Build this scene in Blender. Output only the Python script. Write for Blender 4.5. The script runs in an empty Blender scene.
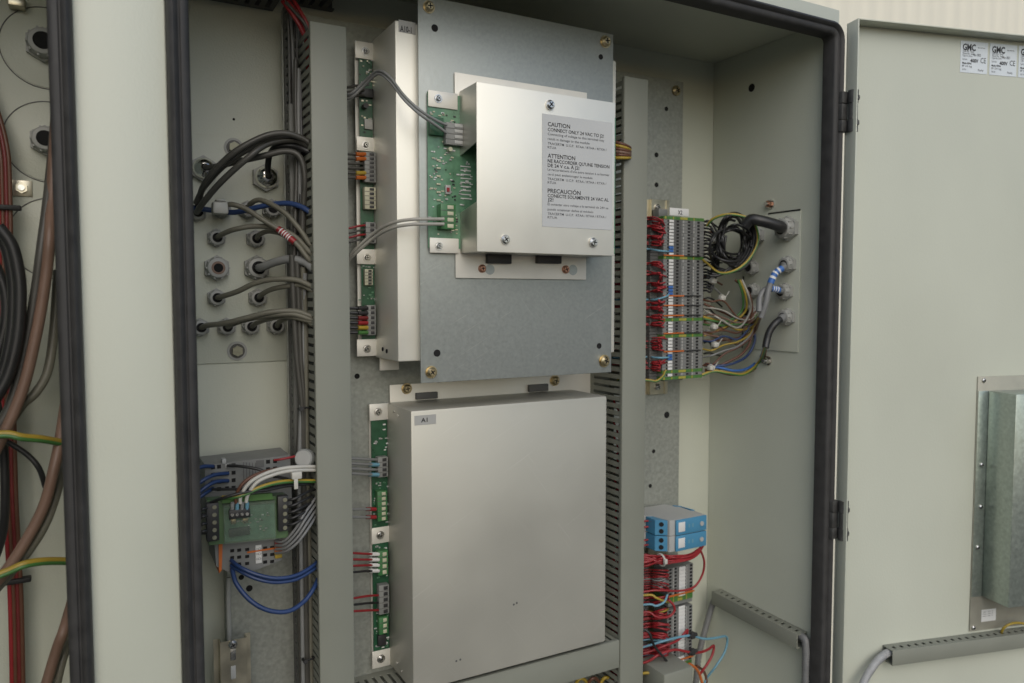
import bpy, bmesh, math, random
from mathutils import Vector, Matrix
random.seed(7)
SC = bpy.context.scene
COL = SC.collection
R = math.radians

# ------------------------------------------------------------------ camera model
FOC = 760.0; YAW = R(28.97); PITCH = R(3.24); ROLL = R(-0.06)
CAM = Vector((0, 0, 1.45))
cy, sy = math.cos(YAW), math.sin(YAW)
FWD = Vector((sy*math.cos(PITCH), cy*math.cos(PITCH), -math.sin(PITCH)))
RGT = Vector((cy, -sy, 0)); UPV = RGT.cross(FWD)
def ray(x, y): return RGT*((x-512)/FOC) + UPV*((341.5-y)/FOC) + FWD
def at(x, y, Y):                      # photo measurement -> point on the plane Y = const
    d = ray(x, y); return CAM + d*(Y/d.y)
def onx(x, y, X):                     # -> point on the plane X = const
    d = ray(x, y); return CAM + d*(X/d.x)
def onp(x, y, p, n):
    d = ray(x, y); return CAM + d*((p-CAM).dot(n)/d.dot(n))
def mpp(P): return (P-CAM).dot(FWD)/FOC    # metres per pixel there

# ------------------------------------------------------------------ materials
MATS = {}
def mat(name, col, rough=0.5, metal=0.0, var=0.06, vscale=30.0, bump=0.0, bscale=300.0, stretch=(1, 1, 1), rvar=0.08, spec=0.5, coat=0.0, alpha=None):
    m = bpy.data.materials.new(name); m.use_nodes = True
    nt = m.node_tree; b = nt.nodes['Principled BSDF']
    tc = nt.nodes.new('ShaderNodeTexCoord'); mp = nt.nodes.new('ShaderNodeMapping')
    mp.inputs['Scale'].default_value = stretch
    nt.links.new(tc.outputs['Object'], mp.inputs['Vector'])
    n = nt.nodes.new('ShaderNodeTexNoise'); n.inputs['Scale'].default_value = vscale; n.inputs['Detail'].default_value = 5
    nt.links.new(mp.outputs['Vector'], n.inputs['Vector'])
    mx = nt.nodes.new('ShaderNodeMix'); mx.data_type = 'RGBA'
    c0 = [max(0, c*(1-var)) for c in col]+[1]; c1 = [min(1, c*(1+var)) for c in col]+[1]
    mx.inputs[6].default_value = c0; mx.inputs[7].default_value = c1
    rmp = nt.nodes.new('ShaderNodeMapRange'); rmp.inputs[1].default_value = 0.3; rmp.inputs[2].default_value = 0.7
    nt.links.new(n.outputs['Fac'], rmp.inputs[0])
    nt.links.new(rmp.outputs[0], mx.inputs[0]); nt.links.new(mx.outputs[2], b.inputs['Base Color'])
    rr = nt.nodes.new('ShaderNodeMapRange'); rr.inputs[3].default_value = max(0.02, rough-rvar); rr.inputs[4].default_value = min(1, rough+rvar)
    nt.links.new(rmp.outputs[0], rr.inputs[0]); nt.links.new(rr.outputs[0], b.inputs['Roughness'])
    b.inputs['Metallic'].default_value = metal
    b.inputs['Specular IOR Level'].default_value = spec
    b.inputs['Coat Weight'].default_value = coat
    if alpha is not None: b.inputs['Alpha'].default_value = alpha
    if bump:
        n2 = nt.nodes.new('ShaderNodeTexNoise'); n2.inputs['Scale'].default_value = bscale; n2.inputs['Detail'].default_value = 2
        nt.links.new(mp.outputs['Vector'], n2.inputs['Vector'])
        bp = nt.nodes.new('ShaderNodeBump'); bp.inputs['Strength'].default_value = bump; bp.inputs['Distance'].default_value = 0.001
        nt.links.new(n2.outputs['Fac'], bp.inputs['Height']); nt.links.new(bp.outputs['Normal'], b.inputs['Normal'])
    MATS[name] = m
    return m
PAINT = (0.500, 0.518, 0.435)
mat('paint', PAINT, 0.45, var=0.035, vscale=6, bump=0.4, bscale=380, rvar=0.06)
mat('paint_smooth', PAINT, 0.36, var=0.045, vscale=5, bump=0.22, bscale=420, rvar=0.09, stretch=(1, 1, .6))
mat('alu_satin', (0.80, 0.785, 0.70), 0.50, 0.55, var=0.03, vscale=16, bump=0.03, bscale=160, rvar=0.05)
mat('alu', (0.475, 0.465, 0.405), 0.48, 0.42, var=0.045, vscale=6, bump=0.06, bscale=900, rvar=0.10)
mat('alu_side', (0.55, 0.54, 0.49), 0.42, 0.95, var=0.06, vscale=20, bump=0.03, bscale=160, stretch=(1, 1, .25))
mat('white_alu', (0.72, 0.70, 0.63), 0.5, 0.35, var=0.03, vscale=30)
mat('screw_metal', (0.62, 0.61, 0.58), 0.28, 1.0, var=0.1, vscale=200)
mat('brass_screw', (0.55, 0.45, 0.27), 0.32, 1.0, var=0.15, vscale=200)
mat('copper_screw', (0.46, 0.24, 0.16), 0.35, 1.0, var=0.15, vscale=200)
mat('zinc', (0.60, 0.56, 0.44), 0.36, 1.0, var=0.15, vscale=40)
mat('flange_zinc', (0.36, 0.35, 0.29), 0.45, 0.4, var=0.08, vscale=40)
mat('duct', (0.212, 0.22, 0.182), 0.55, var=0.03, vscale=14, bump=0.04, bscale=200)
mat('duct_dark', (0.10, 0.10, 0.095), 0.6, var=0.05, vscale=40)
mat('duct_blue', (0.105, 0.108, 0.097), 0.55, var=0.05, vscale=40)
mat('rubber', (0.031, 0.030, 0.029), 0.62, var=0.25, vscale=60, bump=0.1, bscale=200)
mat('black', (0.012, 0.012, 0.012), 0.6, var=0.2)
mat('hole', (0.006, 0.006, 0.006), 0.9, var=0.1)
mat('black_plastic', (0.025, 0.025, 0.026), 0.45, var=0.2)
mat('dark_hinge', (0.05, 0.05, 0.048), 0.55, var=0.3, vscale=80, bump=0.2)
mat('pcb', (0.016, 0.078, 0.036), 0.35, var=0.2, vscale=90, coat=0.3)
mat('pcb_light', (0.10, 0.22, 0.13), 0.35, var=0.22, vscale=110, coat=0.3)
mat('conn_green', (0.045, 0.16, 0.055), 0.4, var=0.1)
mat('conn_grey', (0.20, 0.205, 0.195), 0.5, var=0.1)
mat('conn_beige', (0.46, 0.45, 0.33), 0.5, var=0.1)
mat('grey_plastic', (0.175, 0.178, 0.17), 0.5, var=0.06)
mat('gland_grey', (0.31, 0.315, 0.295), 0.5, var=0.08)
mat('light_grey', (0.36, 0.365, 0.35), 0.5, var=0.06)
mat('white', (0.62, 0.62, 0.60), 0.5, var=0.03)
mat('label_grey', (0.48, 0.49, 0.485), 0.45, var=0.02, vscale=20)
mat('sticker', (0.62, 0.67, 0.70), 0.4, var=0.03)
mat('ink', (0.02, 0.02, 0.022), 0.6, var=0.05)
mat('ink_soft', (0.07, 0.072, 0.078), 0.6, var=0.05)
mat('tag_grey', (0.36, 0.36, 0.34), 0.5, var=0.04)
mat('red_wire', (0.25, 0.016, 0.02), 0.42, var=0.12)
mat('ferrule_orange', (0.40, 0.10, 0.015), 0.4, var=0.1)
mat('dark_red', (0.14, 0.016, 0.016), 0.45, var=0.15)
mat('orange', (0.48, 0.12, 0.02), 0.45, var=0.08)
mat('yellow', (0.34, 0.24, 0.03), 0.45, var=0.08)
mat('green_wire', (0.05, 0.15, 0.035), 0.45, var=0.08)
mat('term_green', (0.07, 0.17, 0.04), 0.5, var=0.1)
mat('term_yellow', (0.30, 0.28, 0.05), 0.5, var=0.1)
mat('blue_wire', (0.018, 0.042, 0.125), 0.42, var=0.12)
mat('sky_wire', (0.12, 0.27, 0.35), 0.45, var=0.08)
mat('blue_plastic', (0.06, 0.22, 0.36), 0.4, var=0.06)
mat('marker_blue', (0.035, 0.12, 0.36), 0.5, var=0.06)
mat('cable_black', (0.018, 0.018, 0.018), 0.42, var=0.2)
mat('cable_dark', (0.06, 0.058, 0.05), 0.45, var=0.12)
mat('cable_olive', (0.13, 0.125, 0.095), 0.5, var=0.1)
mat('cable_grey', (0.20, 0.205, 0.20), 0.48, var=0.08)
mat('cable_light', (0.33, 0.32, 0.28), 0.48, var=0.08)
mat('cable_brown', (0.17, 0.105, 0.075), 0.48, var=0.1)
mat('wire_brown', (0.11, 0.045, 0.025), 0.45, var=0.1)
mat('wire_white', (0.50, 0.49, 0.44), 0.5, var=0.05)
mat('hose_light', (0.33, 0.335, 0.335), 0.45, var=0.1, vscale=150)
mat('hose', (0.17, 0.172, 0.17), 0.5, var=0.08)
mat('clear_cover', (0.17, 0.21, 0.165), 0.2, var=0.12, vscale=60, alpha=0.25)
mat('dome_metal', (0.85, 0.84, 0.8), 0.16, 1.0, var=0.05)
mat('bolt_dull', (0.24, 0.235, 0.17), 0.45, 0.5, var=0.15, vscale=200)
mat('pale_clip', (0.42, 0.42, 0.38), 0.35, var=0.06, alpha=0.85)
mat('tray_green', (0.085, 0.15, 0.07), 0.35, var=0.12)
mat('pale_cap', (0.21, 0.22, 0.21), 0.4, var=0.06)

def galv(name, col, rough, metal=0.85, vs=70, amt=0.22):
    m = bpy.data.materials.new(name); m.use_nodes = True
    nt = m.node_tree; b = nt.nodes['Principled BSDF']
    tc = nt.nodes.new('ShaderNodeTexCoord')
    v = nt.nodes.new('ShaderNodeTexVoronoi'); v.inputs['Scale'].default_value = vs; v.feature = 'SMOOTH_F1'
    n = nt.nodes.new('ShaderNodeTexNoise'); n.inputs['Scale'].default_value = vs*0.55; n.inputs['Detail'].default_value = 6
    n3 = nt.nodes.new('ShaderNodeTexNoise'); n3.inputs['Scale'].default_value = 7; n3.inputs['Detail'].default_value = 3
    for q in (v, n, n3): nt.links.new(tc.outputs['Object'], q.inputs['Vector'])
    a = nt.nodes.new('ShaderNodeMath'); a.operation = 'ADD'
    nt.links.new(n.outputs['Fac'], a.inputs[0])
    s = nt.nodes.new('ShaderNodeMath'); s.operation = 'MULTIPLY_ADD'; s.inputs[1].default_value = 0.2
    nt.links.new(n3.outputs['Fac'], s.inputs[0]); nt.links.new(a.outputs[0], s.inputs[2])
    vv = nt.nodes.new('ShaderNodeMath'); vv.operation = 'MULTIPLY'; vv.inputs[1].default_value = 0.35
    sep = nt.nodes.new('ShaderNodeSeparateColor'); nt.links.new(v.outputs['Color'], sep.inputs[0])
    nt.links.new(sep.outputs[0], vv.inputs[0]); nt.links.new(vv.outputs[0], a.inputs[1])
    rm = nt.nodes.new('ShaderNodeMapRange'); rm.inputs[1].default_value = 0.45; rm.inputs[2].default_value = 1.1
    nt.links.new(s.outputs[0], rm.inputs[0])
    mx = nt.nodes.new('ShaderNodeMix'); mx.data_type = 'RGBA'
    mx.inputs[6].default_value = [c*(1-amt) for c in col]+[1]; mx.inputs[7].default_value = [min(1, c*(1+amt)) for c in col]+[1]
    nt.links.new(rm.outputs[0], mx.inputs[0]); nt.links.new(mx.outputs[2], b.inputs['Base Color'])
    r2 = nt.nodes.new('ShaderNodeMapRange'); r2.inputs[3].default_value = rough-0.07; r2.inputs[4].default_value = rough+0.08
    nt.links.new(rm.outputs[0], r2.inputs[0]); nt.links.new(r2.outputs[0], b.inputs['Roughness'])
    b.inputs['Metallic'].default_value = metal
    MATS[name] = m
galv('galv', (0.345, 0.37, 0.35), 0.46, 0.5, 330, 0.09)
galv('galv_bright', (0.40, 0.45, 0.40), 0.36, 0.75, 260, 0.16)
galv('galv_spangle', (0.31, 0.325, 0.29), 0.5, 0.45, 260, 0.18)
galv('galv_blue', (0.30, 0.345, 0.355), 0.45, 0.8, 90, 0.16)

def scratch(name, amt):
    nt = MATS[name].node_tree; b = nt.nodes['Principled BSDF']
    src = b.inputs['Base Color'].links[0].from_socket
    tc = nt.nodes.new('ShaderNodeTexCoord'); prev = src
    for ang, sc, th in ((0.5, 9.0, .70), (-0.9, 7.0, .72)):
        r = nt.nodes.new('ShaderNodeMapping'); r.inputs['Rotation'].default_value = (0, ang, 0); nt.links.new(tc.outputs['Object'], r.inputs['Vector'])
        m2 = nt.nodes.new('ShaderNodeMapping'); m2.inputs['Scale'].default_value = (1.0, 1.0, 70.0); nt.links.new(r.outputs[0], m2.inputs['Vector'])
        n = nt.nodes.new('ShaderNodeTexNoise'); n.inputs['Scale'].default_value = sc; n.inputs['Detail'].default_value = 2; nt.links.new(m2.outputs[0], n.inputs['Vector'])
        mr = nt.nodes.new('ShaderNodeMapRange'); mr.inputs[1].default_value = th; mr.inputs[2].default_value = th+.03; mr.inputs[4].default_value = amt; nt.links.new(n.outputs['Fac'], mr.inputs[0])
        mx = nt.nodes.new('ShaderNodeMix'); mx.data_type = 'RGBA'; mx.inputs[7].default_value = (.9, .89, .85, 1)
        nt.links.new(mr.outputs[0], mx.inputs[0]); nt.links.new(prev, mx.inputs[6]); prev = mx.outputs[2]
    # dull handling smears
    n = nt.nodes.new('ShaderNodeTexNoise'); n.inputs['Scale'].default_value = 11; n.inputs['Detail'].default_value = 8; n.inputs['Distortion'].default_value = 1.2; nt.links.new(tc.outputs['Object'], n.inputs['Vector'])
    mr = nt.nodes.new('ShaderNodeMapRange'); mr.inputs[1].default_value = .56; mr.inputs[2].default_value = .72; mr.inputs[4].default_value = amt*.35; nt.links.new(n.outputs['Fac'], mr.inputs[0])
    mx = nt.nodes.new('ShaderNodeMix'); mx.data_type = 'RGBA'; mx.inputs[7].default_value = (.75, .75, .74, 1)
    nt.links.new(mr.outputs[0], mx.inputs[0]); nt.links.new(prev, mx.inputs[6]); nt.links.new(mx.outputs[2], b.inputs['Base Color'])
scratch('alu', .09); scratch('alu_satin', .12); scratch('galv', .15)
# ------------------------------------------------------------------ mesh builder
class MB:
    def __init__(s): s.bm = bmesh.new(); s.mats = []
    def mi(s, m):
        if m not in s.mats: s.mats.append(m)
        return s.mats.index(m)
    def _merge(s, b2, m):
        i = s.mi(m)
        for f in b2.faces: f.material_index = i
        me = bpy.data.meshes.new('tmp'); b2.to_mesh(me); b2.free()
        s.bm.from_mesh(me); bpy.data.meshes.remove(me)
    def box(s, x0, x1, y0, y1, z0, z1, m, bev=0.0, M=None):
        b2 = bmesh.new(); bmesh.ops.create_cube(b2, size=1)
        x0, x1 = sorted((x0, x1)); y0, y1 = sorted((y0, y1)); z0, z1 = sorted((z0, z1))
        for v in b2.verts:
            v.co = Vector(((x0+x1)/2+v.co.x*(x1-x0), (y0+y1)/2+v.co.y*(y1-y0), (z0+z1)/2+v.co.z*(z1-z0)))
        if bev: bmesh.ops.bevel(b2, geom=b2.edges[:], offset=min(bev, .45*min(x1-x0, y1-y0, z1-z0)), segments=2, affect='EDGES', profile=0.5)
        if M is not None: b2.transform(M)
        s._merge(b2, m); return s
    def cyl(s, p, n, r, h, m, seg=20, r2=None, bev=0.0):
        b2 = bmesh.new()
        bmesh.ops.create_cone(b2, cap_ends=True, segments=seg, radius1=r, radius2=r if r2 is None else r2, depth=h)
        if bev: 
            ed = [e for e in b2.edges if e.verts[0].co.z > 0 and e.verts[1].co.z > 0]
            bmesh.ops.bevel(b2, geom=ed, offset=bev, segments=2, affect='EDGES', profile=0.5)
        n = Vector(n).normalized()
        b2.transform(Matrix.Translation(Vector(p)+n*(h/2)) @ n.to_track_quat('Z', 'Y').to_matrix().to_4x4())
        s._merge(b2, m); return s
    def ring(s, p, n, R1, r, m, seg=40):
        n = Vector(n).normalized(); q = n.to_track_quat('Z', 'Y')
        pts = [Vector(p)+q @ Vector((R1*math.cos(2*math.pi*i/seg), R1*math.sin(2*math.pi*i/seg), 0)) for i in range(seg)]
        return s.tube(pts, r, m, 6, sub=1, closed=True)
    def tube(s, pts, r, m, seg=8, sub=6, closed=False):
        P = [Vector(p) for p in pts]
        if sub > 1 and len(P) > 2:
            Q = []
            n = len(P)
            for i in range(n-1):
                p0 = P[max(i-1, 0)]; p1 = P[i]; p2 = P[i+1]; p3 = P[min(i+2, n-1)]
                for k in range(sub):
                    t = k/sub
                    Q.append(0.5*((2*p1)+(p2-p0)*t+(2*p0-5*p1+4*p2-p3)*t*t+(3*p1-p0-3*p2+p3)*t**3))
            Q.append(P[-1]); P = Q
        b2 = bmesh.new(); rings = []
        up = None; n = len(P)
        for i, p in enumerate(P):
            if closed: t = (P[(i+1) % n]-P[i-1])
            else: t = P[min(i+1, n-1)]-P[max(i-1, 0)]
            if t.length < 1e-9: t = Vector((0, 0, 1))
            t.normalize()
            if up is None: up = t.orthogonal().normalized()
            up = (up-t*up.dot(t))
            if up.length < 1e-6: up = t.orthogonal()
            up.normalize(); w = t.cross(up)
            rings.append([b2.verts.new(p+(up*math.cos(a)+w*math.sin(a))*r) for a in [2*math.pi*k/seg for k in range(seg)]])
        for i in range(n if closed else n-1):
            a, b = rings[i], rings[(i+1) % n]
            for k in range(seg):
                b2.faces.new((a[k], a[(k+1) % seg], b[(k+1) % seg], b[k]))
        if not closed:
            b2.faces.new(rings[0][::-1]); b2.faces.new(rings[-1])
        s._merge(b2, m); return s
    def prism(s, poly, ax, a0, a1, m, bev=0.0):
        # poly: list of 2D points in the two remaining axes (in xyz order), extruded along axis ax
        b2 = bmesh.new()
        def mk(p, a):
            return {'x': (a, p[0], p[1]), 'y': (p[0], a, p[1]), 'z': (p[0], p[1], a)}[ax]
        A = [b2.verts.new(mk(p, a0)) for p in poly]; B = [b2.verts.new(mk(p, a1)) for p in poly]
        b2.faces.new(A); b2.faces.new(B[::-1])
        n = len(poly)
        for i in range(n): b2.faces.new((A[i], B[i], B[(i+1) % n], A[(i+1) % n]))
        bmesh.ops.recalc_face_normals(b2, faces=b2.faces)
        if bev: bmesh.ops.bevel(b2, geom=b2.edges[:], offset=bev, segments=2, affect='EDGES')
        s._merge(b2, m); return s
    def sleeve(s, P, f0, f1, r, m):
        n = len(P); Q = []
        for j in range(17):
            t = (f0+(f1-f0)*j/16); i = min(int(t), n-2); u = t-i
            p0 = P[max(i-1, 0)]; p1 = P[i]; p2 = P[i+1]; p3 = P[min(i+2, n-1)]
            Q.append(0.5*((2*p1)+(p2-p0)*u+(2*p0-5*p1+4*p2-p3)*u*u+(3*p1-p0-3*p2+p3)*u**3))
        return s.tube(Q, r, m, 10, 1)
    def text(s, txt, o, rv, uv, h, m, width=None, bold=0.0):
        # o: lower-left of the line; rv / uv unit vectors; h cap height
        cu = bpy.data.curves.new('t', 'FONT'); cu.body = txt; cu.size = 1; cu.offset = bold; cu.resolution_u = 2
        ob = bpy.data.objects.new('t', cu); COL.objects.link(ob)
        bpy.context.view_layer.update()
        me = bpy.data.meshes.new_from_object(ob.evaluated_get(bpy.context.evaluated_depsgraph_get()))
        bpy.data.objects.remove(ob); bpy.data.curves.remove(cu)
        if not me.vertices: return s
        xs = [v.co.x for v in me.vertices]; w0 = max(xs)-min(xs); x0 = min(xs)
        sc = h/0.70; sx = sc if width is None else width/w0
        rv = Vector(rv); uv = Vector(uv); o = Vector(o)
        for v in me.vertices: v.co = o+rv*((v.co.x-x0)*sx)+uv*(v.co.y*sc)
        i = s.mi(m); b2 = bmesh.new(); b2.from_mesh(me); bpy.data.meshes.remove(me)
        s._merge(b2, m); return s
    # pixel-measured block on a front plane
    def rb(s, x0, y0, x1, y1, Yf, Yb, m, bev=0.0):
        xm, ym = (x0+x1)/2, (y0+y1)/2
        a, b, c, d = at(x0, ym, Yf).x, at(x1, ym, Yf).x, at(xm, y0, Yf).z, at(xm, y1, Yf).z
        return s.box(a, b, Yf, Yb, d, c, m, bev)
    def screw(s, p, n, r, m='screw_metal', slot=True):
        n = Vector(n).normalized()
        s.cyl(p, n, r, r*0.35, m, 18, r2=r*0.97)
        s.cyl(Vector(p)+n*r*0.35, n, r*0.93, r*0.35, m, 18, r2=r*0.6)
        if slot:
            q = n.to_track_quat('Z', 'Y').to_matrix().to_4x4()
            a = random.uniform(0, 1.5)
            for k in (0, math.pi/2):
                M = Matrix.Translation(Vector(p)+n*(r*0.7)) @ q @ Matrix.Rotation(a+k, 4, 'Z')
                s.box(-r*.5, r*.5, -r*.1, r*.1, -r*.06, r*.06, 'hole', 0, M)
        return s
    def build(s, name, parent=None, smooth=35):
        me = bpy.data.meshes.new(name); bmesh.ops.remove_doubles(s.bm, verts=[], dist=1e-6)
        off = Vector((0, 0, 0)); q = parent
        while q is not None: off += q.location; q = q.parent
        loc = Vector((0, 0, 0))
        if parent is None and s.bm.verts:
            n = len(s.bm.verts); loc = Vector((sum(v.co.x for v in s.bm.verts)/n, sum(v.co.y for v in s.bm.verts)/n, min(v.co.z for v in s.bm.verts)))
        for v in s.bm.verts: v.co -= (off+loc)
        s.bm.to_mesh(me); s.bm.free()
        for m in s.mats: me.materials.append(MATS[m])
        me.polygons.foreach_set('use_smooth', [True]*len(me.polygons))
        me.set_sharp_from_angle(angle=R(smooth))
        o = bpy.data.objects.new(name, me); COL.objects.link(o); o.location = loc
        if parent is not None: o.parent = parent
        return o
def tag(o, label, cat, group=None, kind=None):
    if label: o['label'] = label
    if cat: o['category'] = cat
    if group: o['group'] = group
    if kind: o['kind'] = kind
    return o
def thing(name, label, cat, loc, group=None):
    o = bpy.data.objects.new(name, None); COL.objects.link(o); o.location = Vector(loc)
    o.empty_display_size = 0.02
    return tag(o, label, cat, group)
NF = Vector((0, -1, 0))      # normal of everything that faces the opening

# ------------------------------------------------------------------ world, sun, camera
w = bpy.data.worlds.new('World'); SC.world = w; w.use_nodes = True
nt = w.node_tree; bg = nt.nodes['Background']
sky = nt.nodes.new('ShaderNodeTexSky'); sky.sky_type = 'NISHITA'; sky.sun_disc = False
SUN_EL, SUN_AZ = R(36), R(-163)        # azimuth measured from +Y clockwise
sky.sun_elevation = SUN_EL; sky.sun_rotation = SUN_AZ; sky.dust_density = 1.6; sky.air_density = 1.0
nt.links.new(sky.outputs[0], bg.inputs[0]); bg.inputs[1].default_value = 0.115
sl = bpy.data.lights.new('sun', 'SUN'); sl.energy = 1.0; sl.angle = R(62); sl.color = (1.0, 0.97, 0.895)
so = bpy.data.objects.new('sun', sl); COL.objects.link(so)
sd = Vector((math.sin(SUN_AZ)*math.cos(SUN_EL), math.cos(SUN_AZ)*math.cos(SUN_EL), math.sin(SUN_EL)))
so.rotation_euler = sd.to_track_quat('Z', 'Y').to_euler(); so.location = sd*5
SC.view_settings.view_transform = 'Standard'; SC.view_settings.look = 'None'; SC.view_settings.gamma = 1
SC.view_settings.exposure = 0.22
cd = bpy.data.cameras.new('camera'); cam = bpy.data.objects.new('camera', cd); COL.objects.link(cam)
cd.lens = FOC/1024*36; cd.sensor_width = 36; cd.clip_start = 0.02; cd.clip_end = 300
Mc = Matrix((RGT, UPV, -FWD)).transposed().to_4x4()
cam.matrix_world = Matrix.Translation(CAM) @ Mc @ Matrix.Rotation(ROLL, 4, 'Z')
cd.dof.use_dof = True; cd.dof.focus_distance = 1.09; cd.dof.aperture_fstop = 4.5
SC.camera = cam

# ------------------------------------------------------------------ setting
FR = 0.872        # front face of the cabinet frame
YB = 1.155        # inside face of the back wall
YP = 1.120        # face of the mounting plate
XR = 1.100; ZT = 1.917; ZB = 0.45; XL = -0.36
g = MB(); g.box(-40, 40, -40, 40, -0.02, 0, 'ground') if False else None
mat('ground', (0.07, 0.068, 0.06), 0.9, var=0.25, vscale=6, bump=0.3, bscale=60)
mat('wall_beige', (0.78, 0.745, 0.62), 0.6, var=0.035, vscale=3, stretch=(6, 1, .25))
g = MB(); g.box(-60, 60, -60, 60, -0.05, 0, 'ground')
tag(g.build('ground'), None, None, kind='structure')
g = MB()
pts = [(-3.0, 1.75)]
x = -3.0
while x < 6.0:
    pts += [(x+.003, 1.7488), (x+.04, 1.7488), (x+.055, 1.75), (x+.078, 1.75)]
    x += .08
pts += [(6.1, 1.75), (6.1, 1.80), (-3.0, 1.80)]
g.prism(pts, 'z', 0.0, 3.2, 'wall_beige')
tag(g.build('panel_wall'), 'cream ribbed panel wall behind the cabinet, showing above the open door', 'wall')

# ------------------------------------------------------------------ cabinet
cab = thing('metal_cabinet', 'pale grey green painted metal electrical cabinet with its right door swung open', 'cabinet', (0.3, 1.0, ZB-.05))
b = MB()
b.box(XL, XR+.0075, YB, YB+.003, ZB, ZT+.01, 'paint')                       # back
b.box(XL, XR+.0075, FR+.006, YB-.0005, ZT, ZT+.012, 'paint')                # ceiling
b.box(XL, XR+.0075, FR+.006, YB-.0005, ZB-.012, ZB, 'paint')                # bottom
b.box(XR, XR+.0072, FR+.006, YB-.0008, ZB+.0005, ZT-.0005, 'paint')         # right wall
b.box(XL-.02, XL, FR+.006, YB+.003, ZB+.0005, ZT-.0005, 'paint')           # left wall
b.build('shell', cab)
b = MB(); b.box(.030, .034, FR+.02, YB-.001, ZB+.001, ZT-.001, 'paint'); b.build('partition', cab)
ZO, ZI, ZBO = 1.931, 1.886, ZB+.03
b = MB()
b.box(XL-.02, 1.1098, FR, FR+.0055, ZI, ZO, 'paint_smooth', .0015)
b.box(1.087, 1.1098, FR+.0004, FR+.0052, ZB-.012, ZI-.0004, 'paint_smooth', .0012)
b.box(XL-.02, XL+.03, FR+.0004, FR+.0052, ZB-.012, ZI-.0004, 'paint_smooth', .0012)
b.box(XL+.0304, 1.0866, FR+.0004, FR+.0052, ZB-.012, ZBO, 'paint_smooth', .0012)
b.box(1.1085, 1.1105, FR+.001, YB+.003, ZB-.012, ZO-.001, 'paint_smooth')
b.box(XL-.02, 1.1082, FR+.006, YB+.003, ZO-.003, ZO-.0005, 'paint_smooth')
b.build('front_frame', cab)
b = MB(); b.box(-.026, .094, FR-.0008, FR+.030, ZBO+.0004, ZI-.0004, 'paint_smooth', .0015)
b.box(-.0085, .0745, FR-.004, FR-.0012, ZBO+.001, ZI-.001, 'paint_smooth', .003)
b.build('mullion', cab)
def seal(x0, x1, z0, z1, name='door_seal'):
    prof = [(-.003, -.013), (-.003, .008), (-.001, .0105), (.003, .0125), (.0075, .0125), (.009, .011), (.0105, .0112), (.0125, .0145), (.0165, .0165), (.0205, .0145), (.0225, .010), (.0235, .003), (.0235, .0), (.0005, .0), (.0005, -.013)]
    rad = .010; path = []
    for (cx, cz, a0) in ((x1-rad, z1-rad, 0), (x0+rad, z1-rad, 90), (x0+rad, z0+rad, 180), (x1-rad, z0+rad, 270)):
        for k in range(7):
            a = R(a0+90*k/6); path.append((cx, cz, math.cos(a), math.sin(a)))
    b2 = bmesh.new(); rings = []
    for cx, cz, ca, sa in path:
        rings.append([b2.verts.new((cx+ca*(rad+u), FR-.001-v, cz+sa*(rad+u))) for u, v in ((uu*.82, vv) for uu, vv in prof)])
    n = len(rings); k = len(prof)
    for i in range(n):
        A, B = rings[i], rings[(i+1) % n]
        for j in range(k): b2.faces.new((A[j], A[(j+1) % k], B[(j+1) % k], B[j]))
    bmesh.ops.recalc_face_normals(b2, faces=b2.faces)
    m = MB(); m._merge(b2, 'rubber'); return m.build(name, cab, 50)
seal(.0945, 1.0885, ZBO, ZI)
seal(XL+.04, -.0265, ZBO, ZI)
# knock-outs in the back wall of the left compartment, each with its gland
def gland_mesh(b, p, n, r, m='gland_grey', hole='hole', ln=1.0, inner=None):
    n = Vector(n).normalized(); p = Vector(p)
    b.cyl(p, n, r*1.0, r*.45, m, 6)
    b.cyl(p+n*r*.45, n, r*.84, r*.75*ln, m, 24, r2=r*.76, bev=r*.12)
    for k in range(10):
        a = 2*math.pi*k/10; q = n.to_track_quat('Z', 'Y')
        d = q @ Vector((math.cos(a), math.sin(a), 0))
        b.cyl(p+n*r*.5+d*r*.80, n, r*.075, r*.55*ln, m, 6)
    b.cyl(p+n*(r*.45+r*.75*ln), n, r*.50, r*.03, hole, 20)
    if inner: b.cyl(p+n*(r*.48+r*.75*ln), n, r*.34, r*.03, inner, 16)
def top_of(p, n, r, ln=1.0): return Vector(p)+Vector(n).normalized()*(r*.45+r*.75*ln)
for (px, py, r, gp) in ((47, 48, 40, (44, 46, 16, 'gland_grey')), (50, 142, 40, (45, 141, 13, 'gland_grey')), (55, 238, 40, None)):
    p = at(px, py, YB)
    b = MB(); s = mpp(p)
    b.ring(p+NF*.0002, NF, r*s, .0007, 'duct_dark', 60)
    b.cyl(p, NF, r*s*.97, .0012, 'paint', 60, bev=.0006)
    k = b.build('knockout', cab)
for (px, py, r) in ((44, 46, 17), (46, 141, 15), (52, 236, 12)):
    p = at(px, py, YB)+NF*.0014; b = MB(); gland_mesh(b, p, NF, r*mpp(p), 'gland_grey'); b.build('cable_gland', cab)
b = MB(); p = at(22, 188, YB); s = mpp(p)
b.box(p.x-9*s, p.x+9*s, YB-.002, YB-.0001, p.z-8*s, p.z+8*s, 'zinc', .0006); b.cyl(p+NF*.002, NF, 5.5*s, .006, 'zinc', 6); b.cyl(p+NF*.008, NF, 3*s, .003, 'screw_metal', 14)
b.build('wall_bolt', cab)
b = MB(); b.rb(8, -6, 25, 5, YB-.02, YB-.0005, 'zinc', .001); b.build('wall_bracket', cab)
# small bores in the right wall / back wall
b = MB(); p = onx(752, 88, XR); b.cyl(p, (-1, 0, 0), .0075, .0006, 'hole', 20); p = onx(828, 504, XR) ; b.build('bore', cab)
b = MB(); p = at(234, 119, YB); b.cyl(p, NF, .0018, .0004, 'hole', 12); b.build('bore', cab)

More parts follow.
